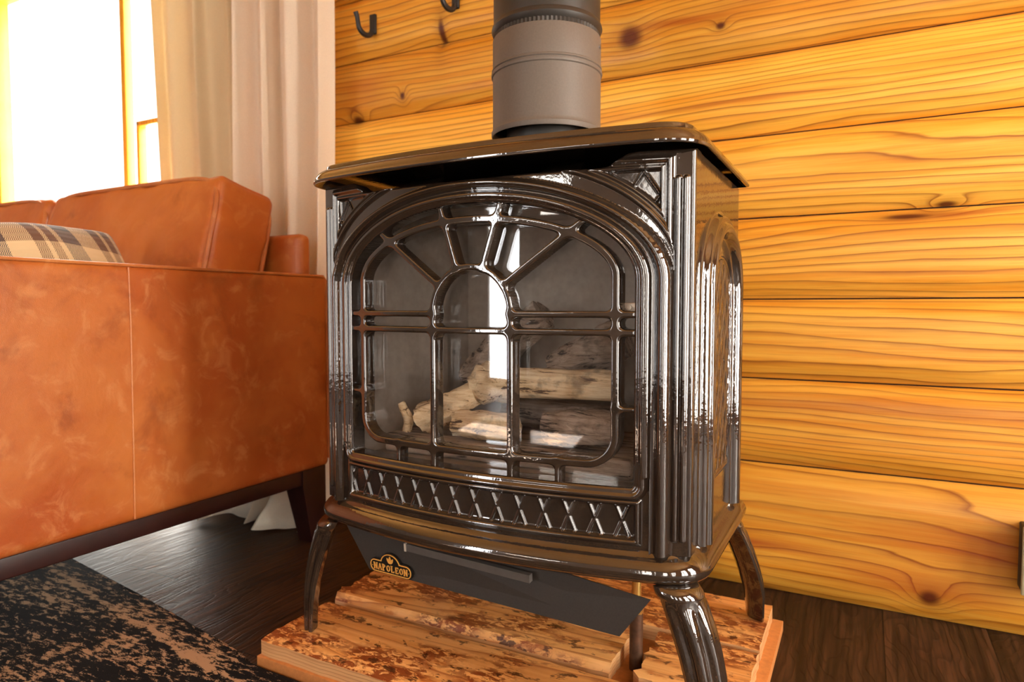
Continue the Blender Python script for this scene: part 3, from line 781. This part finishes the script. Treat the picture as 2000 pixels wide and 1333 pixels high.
# ------------------------------------------------------------------ hearth platform of planks
pallet = empty('hearth_platform', (XC, 1.11, 0.0), 'low platform of bark-stained pine planks under the stove', 'platform')
b = MB(); b.box(-.958, -.130, .822, 1.412, .0, .020, .001); b.build('backing_board', M_BOARD, pallet, True, 35)
b = MB(); b.box(-.985, -.150, 1.395, 1.411, .019, .0225, .0008); b.build('metal_strip', M_STEEL, pallet)
def plank(x0, x1, y0, y1, jag=0.0, seed=0, slope=0.0, rnd=.003, name='plank'):
    rg = np.random.default_rng(seed); ny = 15; nx = 40
    m = MB(); V = []; F = []
    ys = np.linspace(0, 1, ny)
    def prof(t):   # rounded arrises
        e = min(t, 1 - t) * (y1 - y0); return 0.050 - (rnd - math.sqrt(max(0, rnd * rnd - max(0, rnd - e) ** 2)))
    jl = rg.normal(0, jag, ny); jr = rg.normal(0, jag * .3, ny)
    wob = rg.normal(0, .0008, (nx,)); wob2 = rg.normal(0, .0008, (nx,))
    for i in range(nx):
        s = i / (nx - 1)
        for j, t in enumerate(ys):
            xa = x0 + jl[j] * (1 if 0 < j < ny - 1 else .3) + slope * (t - .5); xb = x1 + jr[j]
            yy = y0 + (y1 - y0) * t + (wob[i] if j == 0 else wob2[i] if j == ny - 1 else 0)
            V.append((xa + (xb - xa) * s, yy, prof(t)))
    n1 = len(V)
    for i in range(nx):
        for j in range(ny): p = V[i * ny + j]; V.append((p[0], p[1], .0202))
    for i in range(nx - 1):
        for j in range(ny - 1):
            a = i * ny + j; F.append([a, a + ny, a + ny + 1, a + 1]); F.append([n1 + a + 1, n1 + a + ny + 1, n1 + a + ny, n1 + a])
        a = i * ny; F.append([a + ny, a, n1 + a, n1 + a + ny]); a = i * ny + ny - 1; F.append([a, a + ny, n1 + a + ny, n1 + a])
    for j in range(ny - 1):
        F.append([j, j + 1, n1 + j + 1, n1 + j]); a = (nx - 1) * ny + j; F.append([a + 1, a, n1 + a, n1 + a + 1])
    m.add(V, F); o = m.build(name, M_DECK, pallet, True, 40); recalc(o)
    o.data.materials.append(M_DECKEDGE)
    for p in o.data.polygons:
        if abs(p.normal.z) < 0.5: p.material_index = 1
    return o
plank(-.955, -.150, .828, 1.005, .0015, 1)
plank(-.972, -.365, 1.036, 1.188, .004, 2, -.004, .014)
plank(-.318, -.150, 1.030, 1.200, .004, 3, -.008)
plank(-.960, -.150, 1.212, 1.410, .0015, 4)

gp = empty('gas_pipe', (-.338, 1.10, .02), 'short iron gas pipe with brass fitting standing behind the access panel', 'pipe')
MB().tube([(-.338, 1.10, .0205), (-.338, 1.10, .122)], .0115, 16).build('riser', M_IRONPIPE, gp)
b = MB(); b.tube([(-.338, 1.10, .122), (-.338, 1.10, .140)], .013, 6); b.tube([(-.338, 1.10, .140), (-.338, 1.10, .2632)], .008, 14)
b.build('brass_fitting', M_BRASS, gp, True, 30, 'brass fitting')

# ------------------------------------------------------------------ room shell
WALL_Y = 1.606
def build_log_wall():
    seams = [0.0, .294, .488, .669, .853, 1.037, 1.2165, 1.397, 1.58, 1.763, 1.947, 2.13, 2.313, 2.5]
    hole = (-3.56, -2.13, 0.0, 2.08)        # glazed door opening x0,x1,z0,z1
    m = MB(); ids = []
    def log(x0, x1, z0, z1, idv):
        n = 24; prof = []
        for k in range(n + 1):
            t = 0.5 - 0.5 * math.cos(PI * k / n); e = min(t, 1 - t)
            bul = 0.026 * (1 - (1 - min(1, e / .30)) ** 2.6); prof.append((WALL_Y + .004 - bul, z0 + .0017 + (z1 - z0 - .0034) * t))
        xs = np.linspace(x0, x1, max(2, int((x1 - x0) / .05)))
        rings = [[(x, y, z) for y, z in prof] + [(x, WALL_Y + .10, z1 - .0008), (x, WALL_Y + .10, z0 + .0008)] for x in xs]
        c = len(m.v); m.loft(rings); ids.extend([idv] * (len(m.v) - c))
    for i in range(len(seams) - 1):
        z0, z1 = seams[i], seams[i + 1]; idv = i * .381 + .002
        if z0 < hole[3] - .05:
            log(hole[1], 2.2, z0, z1, idv); log(-4.6, hole[0], z0, z1, idv)
        else: log(-4.6, 2.2, z0, z1, idv)
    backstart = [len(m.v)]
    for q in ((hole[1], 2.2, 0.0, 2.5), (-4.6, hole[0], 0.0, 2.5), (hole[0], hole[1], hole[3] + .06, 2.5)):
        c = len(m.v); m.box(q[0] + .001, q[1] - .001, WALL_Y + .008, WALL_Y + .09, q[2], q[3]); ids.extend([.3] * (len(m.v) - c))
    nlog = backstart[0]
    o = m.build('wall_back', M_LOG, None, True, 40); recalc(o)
    o.data.materials.append(plain('dark_seam', (0.035, 0.010, 0.003), 0.9))  # backing coloured dark to stand in for shade inside the log gaps
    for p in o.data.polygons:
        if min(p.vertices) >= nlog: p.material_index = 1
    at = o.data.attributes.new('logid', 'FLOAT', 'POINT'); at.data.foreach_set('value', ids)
    tag(o, kind='structure')
build_log_wall()
def struct(name, boxes, mat, bev=0.0):
    m = MB()
    for q in boxes: m.box(*q, bev)
    return tag(m.build(name, mat, None, False), kind='structure')
RX, FY, LX = 2.2, -3.0, -4.6
struct('floor', [(LX - .1, RX + .1, FY - .1, WALL_Y + .1, -.06, 0)], M_FLOOR)
struct('ceiling', [(LX - .1, RX + .1, FY - .1, WALL_Y + .1, 2.50, 2.56)], M_CEIL)
struct('wall_left', [(LX - .1, LX, FY, WALL_Y, 0, 2.5)], M_PAINT)
# right wall with two tall windows
def wall_with_holes(name, axis, at, th, a0, a1, holes, mat):
    """wall along axis, holes = list of (s0,s1,z0,z1) sorted along s"""
    boxes = []; s = a0
    def bx(s0, s1, z0, z1):
        if s1 - s0 < 1e-4 or z1 - z0 < 1e-4: return
        boxes.append((at, at + th, s0, s1, z0, z1) if axis == 'y' else (s0, s1, at, at + th, z0, z1))
    for (h0, h1, z0, z1) in holes:
        bx(s, h0, 0, 2.5); bx(h0, h1, 0, z0); bx(h0, h1, z1, 2.5); s = h1
    bx(s, a1, 0, 2.5)
    return struct(name, boxes, mat)
HR = [(-2.35, -1.55, .05, 2.1), (-.75, .05, .05, 2.1), (.35, .95, .05, 2.1)]
HF = [(-2.78, -2.20, .02, 2.1), (-1.98, -.88, 1.34, 1.70), (.30, .70, .05, 2.1), (1.45, 1.95, .05, 2.1)]  # second opening: unseen transom added and sized to cast the sun patch
wall_with_holes('wall_right', 'y', RX, .1, FY, WALL_Y, HR, M_SIDEPINE)
wall_with_holes('wall_front', 'x', FY - .1, .1, LX, RX, HF, M_PAINT)

def window(name, axis, at, s0, s1, z0, z1, mat, fw=.05, mull=()):
    w = empty(name, (at if axis == 'y' else (s0 + s1) / 2, (s0 + s1) / 2 if axis == 'y' else at, z0), None, None, None, 'structure')
    m = MB()
    def bar(a0, a1, b0, b1, d=.03):
        if axis == 'y': m.box(at - d, at + d, a0, a1, b0, b1, .004)
        else: m.box(a0, a1, at - d, at + d, b0, b1, .004)
    bar(s0, s0 + fw, z0, z1); bar(s1 - fw, s1, z0, z1); bar(s0 + fw, s1 - fw, z0, z0 + fw); bar(s0 + fw, s1 - fw, z1 - fw, z1)
    for (a0, a1, b0, b1) in mull: bar(a0, a1, b0, b1, .018)
    m.build('window_frame', mat, w)
    g = MB(); g.box(at - .003, at + .003, s0 + fw, s1 - fw, z0 + fw, z1 - fw) if axis == 'y' else g.box(s0 + fw, s1 - fw, at - .003, at + .003, z0 + fw, z1 - fw)
    g.build('window_pane', M_PANE, w, False)
    return w
window('window_1', 'x', 1.66, -3.56, -2.13, 0.0, 2.08, M_WINWOOD, .04, [(-2.618, -2.590, .04, 2.04), (-2.530, -2.514, .04, 1.375), (-2.530, -2.17, 1.355, 1.375)])
for i, h in enumerate(HR): window('window_%d' % (i + 2), 'y', RX + .05, *h, M_PAINT, .04, [((h[0] + h[1]) / 2 - .015, (h[0] + h[1]) / 2 + .015, h[2] + .04, h[3] - .04)])
for i, h in enumerate(HF): window('window_%d' % (i + 5), 'x', FY - .05, *h, M_PAINT, .04)
struct('added_sun_blocker', [(-4.6, -2.06, -6.2, -3.12, 2.30, 2.36), (-.80, 2.4, -6.2, -3.12, 2.30, 2.36)], M_SIDEPINE)  # unseen slabs added to keep sun out of the door and tall windows

# ------------------------------------------------------------------ sofa
AX = -1.33
sofa = empty('leather_sofa', (-2.3, .94, 0), 'cognac leather sofa with low arm and dark legs beside the stove', 'sofa')
def puff_box(x0, x1, y0, y1, z0, z1, r, px=0, py=0, pz=0, nseg=26, seed=0, wr=0.0):
    """rounded box with bulging faces"""
    b = bmesh.new(); bmesh.ops.create_cube(b, size=2.0)
    bmesh.ops.subdivide_edges(b, edges=b.edges[:], cuts=nseg, use_grid_fill=True)
    hx, hy, hz = (x1 - x0) / 2, (y1 - y0) / 2, (z1 - z0) / 2; c = Vector(((x0 + x1) / 2, (y0 + y1) / 2, (z0 + z1) / 2))
    rg = np.random.default_rng(seed); ph = rg.uniform(0, 6.28, 12)
    for v in b.verts:
        a, bb, cc = v.co
        # denser toward edges
        s = [math.sin(q * PI / 2) for q in (a, bb, cc)]
        p = Vector((s[0] * hx, s[1] * hy, s[2] * hz))
        q = Vector((max(-hx + r, min(hx - r, p.x)), max(-hy + r, min(hy - r, p.y)), max(-hz + r, min(hz - r, p.z))))
        d = p - q
        if d.length > 1e-9: p = q + d.normalized() * r
        fx = (1 - s[1] ** 2) * (1 - s[2] ** 2); fy = (1 - s[0] ** 2) * (1 - s[2] ** 2); fz = (1 - s[0] ** 2) * (1 - s[1] ** 2)
        p.x += px * math.copysign(fx ** .5, s[0]) * abs(s[0]) ** 6; p.y += py * math.copysign(fy ** .5, s[1]) * abs(s[1]) ** 6; p.z += pz * math.copysign(fz ** .5, s[2]) * abs(s[2]) ** 6
        if wr:
            w = wr * (math.sin(p.x * 31 + p.z * 17 + ph[0]) * math.sin(p.y * 23 + ph[1]) + .6 * math.sin(p.x * 57 - p.z * 41 + ph[2]) + .4 * math.sin(p.z * 83 + p.x * 21 + ph[3]))
            p += p.normalized() * w
        v.co = p
    return b, c
def puff(name, mat, parent, *a, M=None, **k):
    b, c = puff_box(*a, **k)
    T = Matrix.Translation(c)
    if M is not None: T = T @ M
    bmesh.ops.transform(b, matrix=T, verts=b.verts[:])
    m = MB(); m.bm(b); return m.build(name, mat, parent, True, 0)
SL = -3.25        # left end of the seat
puff('arm', M_LEATHER, sofa, AX - .115, AX, .47, 1.408, .205, .737, .014, px=.004, nseg=30)
puff('arm', M_LEATHER, sofa, SL - .115, SL, .47, 1.408, .205, .737, .014, px=.004)
puff('back_frame', M_LEATHER, sofa, SL + .002, AX - .060, 1.366, 1.412, .24, .856, .018, nseg=30)
puff('seat_base', M_LEATHER, sofa, SL + .002, AX - .117, .50, 1.32, .205, .300, .012)
# upright seam and top welt of the arm
b = MB(); b.tube([(AX + .0025, .836, .212), (AX + .0042, .836, .30), (AX + .0042, .838, .62), (AX + .0015, .838, .732)], .0022, 8); b.build('arm_seam', M_PIPING, sofa)
b = MB(); b.tube([(AX - .003, y, .7365) for y in np.linspace(.485, 1.395, 20)] + [(AX - .003, 1.405, .725), (AX - .003, 1.4075, .60), (AX - .003, 1.4075, .225)], .0035, 8); b.build('arm_welt', M_PIPING, sofa)
b = MB(); b.box(SL - .105, AX - .010, .49, 1.395, .165, .206, .003); b.build('base_rail', M_MAHOG, sofa)
def sofa_leg(x0, x1, y0, y1, tx, ty):
    m = MB(); z = [(.206, 0), (.165, 0), (.0, 1)]
    z = [(q[0] if q[0] > 0 else (.0135 if y0 < 1 else 0.0), q[1]) for q in z]
    rings = [[(x0 + (tx * k if tx > 0 else 0), y0 + (ty * k if ty > 0 else 0), zz), (x1 + (tx * k if tx < 0 else 0), y0 + (ty * k if ty > 0 else 0), zz), (x1 + (tx * k if tx < 0 else 0), y1 + (ty * k if ty < 0 else 0), zz), (x0 + (tx * k if tx > 0 else 0), y1 + (ty * k if ty < 0 else 0), zz)] for zz, k in z]
    m.loft(rings); recalc(m.build('leg', M_MAHOG, sofa, False))
sofa_leg(AX - .075, AX - .006, 1.312, 1.397, .02, .030); sofa_leg(AX - .075, AX - .006, .485, .57, .02, -.03)
sofa_leg(SL - .108, SL - .04, 1.312, 1.397, -.02, .03); sofa_leg(SL - .108, SL - .04, .485, .57, -.02, -.03)

def seat_cushion(x0, x1, label):
    o = puff('seat_cushion', M_CUSHL, None, x0 + .012, x1 - .012, .455, 1.14, .309, .452, .035, pz=.008, nseg=18, seed=3, wr=.001); tag(o, label, 'cushion', 'leather seat cushions of the sofa'); return o
MIDX = -2.285
seat_cushion(MIDX + .003, AX - .120, 'leather seat cushion nearest the stove under the plaid pillow')
seat_cushion(SL + .004, MIDX - .003, 'leather seat cushion farther from the stove')
def back_cushion(x0, x1, label, seed):
    root = empty('back_cushion', ((x0 + x1) / 2, 1.15, .516), label, 'cushion', 'leather back cushions of the sofa')
    cx = (x0 + x1) / 2; w = x1 - x0
    Mt = Matrix.Translation((cx, 1.082, .512)) @ Matrix.Rotation(math.radians(-14), 4, 'X')
    b, c = puff_box(-w / 2, w / 2, 0, .185, 0, .505, .022, px=.006, py=.010, pz=.012, nseg=40, seed=seed, wr=.0040)
    bmesh.ops.transform(b, matrix=Mt @ Matrix.Translation(c), verts=b.verts[:])
    m = MB(); m.bm(b); m.build('cushion_body', M_CUSHL, root, True, 0)
    # piping along the front edge and the back edge
    for yy, nm in ((.004, 'front_piping'), (.181, 'rear_piping')):
        loop = []
        for k in range(80):
            a = 2 * PI * k / 80; e = 8
            ca, sa = math.cos(a), math.sin(a)
            px = (w / 2 - .002) * math.copysign(abs(ca) ** (2 / e), ca); pz = .2525 + .2505 * math.copysign(abs(sa) ** (2 / e), sa)
            loop.append(Mt @ Vector((px, yy, pz)))
        m = MB(); m.tube(loop + [loop[0]], .0065, 8, False); m.build(nm, M_PIPING, root)
    return root
back_cushion(MIDX + .008, -1.498, 'puffy cognac leather back cushion nearest the curtain', 5)
back_cushion(SL + .02, MIDX - .016, 'cognac leather back cushion farther left on the sofa', 9)

def pillow():
    b = bmesh.new(); bmesh.ops.create_cube(b, size=2.0); bmesh.ops.subdivide_edges(b, edges=b.edges[:], cuts=30, use_grid_fill=True)
    hy, hz, hx = .255, .215, .075
    for v in b.verts:
        a, bb, cc = v.co
        y = bb; z = cc
        pin = .94 + .06 * max(abs(y), abs(z)) ** 4
        t = (max(0, 1 - y ** 4) * max(0, 1 - z ** 4)) ** .45
        x = a * hx * (0.06 + .94 * t) + .010 * math.sin(5 * y + 2 * z) * t
        v.co = Vector((x, y * hy * (1 - .05 * (1 - z * z)), z * hz * (1 - .09 * (1 - y * y)) + .012 * math.sin(3.1 * y + .6)))
    m = MB(); m.bm(b); V = np.array(m.v)
    me = bpy.data.meshes.new('throw_pillow'); me.from_pydata(V.tolist(), [], m.f); me.update()
    me.polygons.foreach_set('use_smooth', [True] * len(me.polygons)); me.materials.append(M_PLAID)
    o = bpy.data.objects.new('throw_pillow', me); link(o, None, (-1.618, .812, .657))
    o.rotation_euler = (math.radians(2), math.radians(-34), math.radians(3))
    tag(o, 'brown and cream plaid throw pillow leaning behind the sofa arm', 'pillow'); return o
pillow()

# ------------------------------------------------------------------ curtains
def curtain(x0t, x1t, x0b, x1b, ybase, folds, amp, mat, label, hem_out, seed):
    rg = np.random.default_rng(seed); nx, nz = 220, 70; V = []; F = []
    ph = rg.uniform(0, 6.28, 6)
    for j in range(nz + 1):
        t = j / nz; z = 2.28 * (1 - t) + .004 * t
        pinch = t ** 1.2
        flare0 = max(0, (0.28 - z) / 0.28) ** 2
        for i in range(nx + 1):
            s = i / nx; flare = flare0 * min(1, (1 - s) / .3) ** .5
            x = (x0t * (1 - pinch) + x0b * pinch) * (1 - s) + (x1t * (1 - pinch) + x1b * pinch) * s
            sw = s + .035 * math.sin(2 * PI * s * 2 + ph[0]) + .015 * math.sin(3 * t + ph[1])
            d = amp * math.sin(2 * PI * folds * sw + ph[2]) + amp * .35 * math.sin(2 * PI * folds * 2.1 * sw + ph[3] + t)
            y = ybase + d * (.8 + .4 * t) - hem_out * flare * (1 + .3 * math.sin(9 * s + ph[4])) + .006 * math.sin(7 * t + 5 * s)
            V.append((x + .008 * math.sin(2 * PI * folds * sw + ph[4]), y, z + (.0 if z > .05 else .006 * (1 + math.sin(13 * s)))))
    for j in range(nz):
        for i in range(nx):
            a = j * (nx + 1) + i; F.append([a, a + nx + 1, a + nx + 2, a + 1])
    # cloth thickness: a second skin and edge strips
    n = len(V); V2 = [(x, y + .0016, z) for x, y, z in V]; F2 = [[q + n for q in f[::-1]] for f in F]
    E_ = []
    for i in range(nx):
        a = i; E_.append([a, a + 1, a + 1 + n, a + n]); a = nz * (nx + 1) + i; E_.append([a + 1, a, a + n, a + 1 + n])
    for j in range(nz):
        a = j * (nx + 1); c = a + nx + 1; E_.append([c, a, a + n, c + n]); a = j * (nx + 1) + nx; c = a + nx + 1; E_.append([a, c, c + n, a + n])
    o = mobj('curtain', V + V2, F + F2 + E_, mat, None, True, 0)
    tag(o, label, 'curtain', 'floor length curtains by the window'); return o
curtain(-2.27, -1.79, -2.10, -1.80, 1.530, 3.2, .026, M_CURT2, 'beige curtain nearest the window panes', .03, 4)
curtain(-1.795, -1.375, -1.77, -1.40, 1.490, 3.4, .030, M_CURT, 'cream curtain nearest the stove with hem on the floor', .13, 11)
rod = empty('curtain_rod', (-2.4, 1.52, 2.30), 'dark curtain rod above the window', 'curtain rod')
MB().tube([(-3.6, 1.52, 2.295), (-1.3, 1.52, 2.295)], .011, 14).build('rod', M_HOOK, rod)
for x in (-3.5, -1.45):
    b = MB(); b.tube([(x, 1.52, 2.295), (x, 1.60, 2.295)], .008, 10); b.build('bracket', M_HOOK, rod)

# ------------------------------------------------------------------ wall hooks, outlet box, rug
def hook(x, z, label):
    r = empty('coat_hook', (x, 1.585, z), label, 'hook', 'black coat hooks on the log wall')
    b = MB(); b.box(x - .011, x + .011, 1.576, 1.596, z - .028, z + .030, .003); b.build('back_plate', M_HOOK, r)
    pts = []
    for k in range(16):
        a = PI * k / 15; pts.append((x - .004 * k / 15, 1.575 - .0275 + .0275 * math.cos(a), z - .018 - .022 * math.sin(a)))
    pts += [(x - .006, 1.518, z + .002), (x - .007, 1.512, z + .014)]
    m = MB(); m.tube(pts, [.0075] * 14 + [.007, .0068, .0066, .0076], 10); m.build('prong', M_HOOK, r)
hook(-1.300, 1.482, 'black coat hook nearest the cream curtain'); hook(-1.012, 1.497, 'black coat hook next to the stove pipe above the dark knot')
ob = empty('outlet_box', (.310, 1.57, .17), 'beige surface-mounted outlet box low on the log wall', 'outlet')
b = MB(); b.box(.275, .345, 1.545, 1.597, .108, .236, .004); b.build('box', M_BOXD, ob)
b = MB(); b.box(.273, .347, 1.538, 1.5445, .106, .238, .003); cov = b.build('cover', M_BOXP, ob)
for zz in (.145, .198):
    b = MB(); b.box(.296, .324, 1.5365, 1.5385, zz - .016, zz + .016, .006); b.build('socket', M_BOXD, cov)

def rug():
    top = [(-3.6, 1.22), (-1.43, .906), (-1.02, .838), (-.962, .8175), (-.60, .812), (.25, .800)]
    bot = [(-4.1, -1.35), (-1.5, -1.55), (-1.1, -1.57), (-1.0, -1.58), (-.6, -1.6), (.05, -1.65)]
    # dense strip mesh with a soft edge
    T = np.array(top); B_ = np.array(bot); ts = np.linspace(0, 1, 90); L = np.linspace(0, 1, len(T)); V = []; F = []; ny = 40
    Lr = np.concatenate([[0], np.cumsum(np.hypot(*np.diff(T, axis=0).T))]); Lr /= Lr[-1]
    for a in ts:
        p = np.array([np.interp(a, Lr, T[:, 0]), np.interp(a, Lr, T[:, 1])]); q = np.array([np.interp(a, Lr, B_[:, 0]), np.interp(a, Lr, B_[:, 1])])
        for j in range(ny + 1):
            s = j / ny; c = p + (q - p) * s; e = min(s, 1 - s, 1) * 2.0; ea = min(a, 1 - a) * 3.6
            z = .012 * min(1, (e / .02 + .35)) * min(1, ea / .02 + .35); V.append((c[0], c[1], z + .0004 * math.sin(40 * c[0] + 31 * c[1])))
    n = len(V)
    for i in range(len(ts) - 1):
        for j in range(ny):
            a = i * (ny + 1) + j; F.append([a, a + 1, a + ny + 2, a + ny + 1])
    Vb = [(x, y, .0005) for x, y, z in V]; Fb = [[q + n for q in f[::-1]] for f in F]; E_ = []
    for i in range(len(ts) - 1):
        a = i * (ny + 1); c = a + ny + 1; E_.append([a, c, c + n, a + n]); a += ny; c += ny; E_.append([c, a, a + n, c + n])
    for j in range(ny):
        a = j; E_.append([a + 1, a, a + n, a + 1 + n]); a = (len(ts) - 1) * (ny + 1) + j; E_.append([a, a + 1, a + 1 + n, a + n])
    o = mobj('rug', V + Vb, F + Fb + E_, M_RUG, None, True, 40); recalc(o)
    tag(o, 'worn black and cream patterned rug on the dark floor', 'rug')
rug()

# ------------------------------------------------------------------ light
w = bpy.data.worlds.new('World'); S.world = w; w.use_nodes = True
bg = w.node_tree.nodes['Background']; bg.inputs[0].default_value = (1.0, 0.97, 0.93, 1); bg.inputs[1].default_value = 3.0
def daylight(name, loc, rot, sx, sy, power, color):
    l = bpy.data.lights.new(name, 'AREA'); l.shape = 'RECTANGLE'; l.size = sx; l.size_y = sy; l.energy = power; l.color = color
    o = bpy.data.objects.new(name, l); COL.objects.link(o); o.location = loc; o.rotation_euler = rot
    return o
WARM = (1.0, 0.90, 0.78)
for h, p in zip(HR, (19, 38, 118)): daylight('daylight', (RX + .13, (h[0] + h[1]) / 2, (h[2] + h[3]) / 2), (0, math.radians(90), 0), h[3] - h[2], h[1] - h[0], p, WARM)
for h, p in zip(HF, (40, 8, 14, 16)): daylight('daylight', ((h[0] + h[1]) / 2, FY - .13, (h[2] + h[3]) / 2), (math.radians(90), 0, 0), h[1] - h[0], h[3] - h[2], p, (.97, .98, 1.0) if p == 40 else WARM)
daylight('daylight', (-2.84, 1.80, 1.04), (math.radians(-90), 0, 0), 1.3, 2.0, 125, (1.0, .95, .86))
sl = bpy.data.lights.new('sun', 'SUN'); sl.energy = 420; sl.angle = math.radians(0.6); sl.color = (1.0, .95, .88)
so_ = bpy.data.objects.new('sun', sl); COL.objects.link(so_); so_.rotation_euler = (math.radians(90 - 38.7), 0, 0)

# ------------------------------------------------------------------ camera
cd = bpy.data.cameras.new('camera'); cam = bpy.data.objects.new('camera', cd); COL.objects.link(cam)
cd.sensor_width = 36.0; cd.lens = 36.0 * 1300 / 2000; cd.clip_start = 0.02
pitch = math.atan((666.5 - 601.0) / 1300.0)
cam.location = (0, 0, CAM_H); cam.rotation_euler = (PI / 2 - pitch, 0, math.radians(27.9))
cd.dof.use_dof = True; cd.dof.focus_distance = 1.03; cd.dof.aperture_fstop = 5.0
S.camera = cam
S.view_settings.view_transform = 'Standard'; S.view_settings.look = 'None'; S.view_settings.gamma = 1.0; S.view_settings.use_curve_mapping = False
S.view_settings.exposure = 0.22
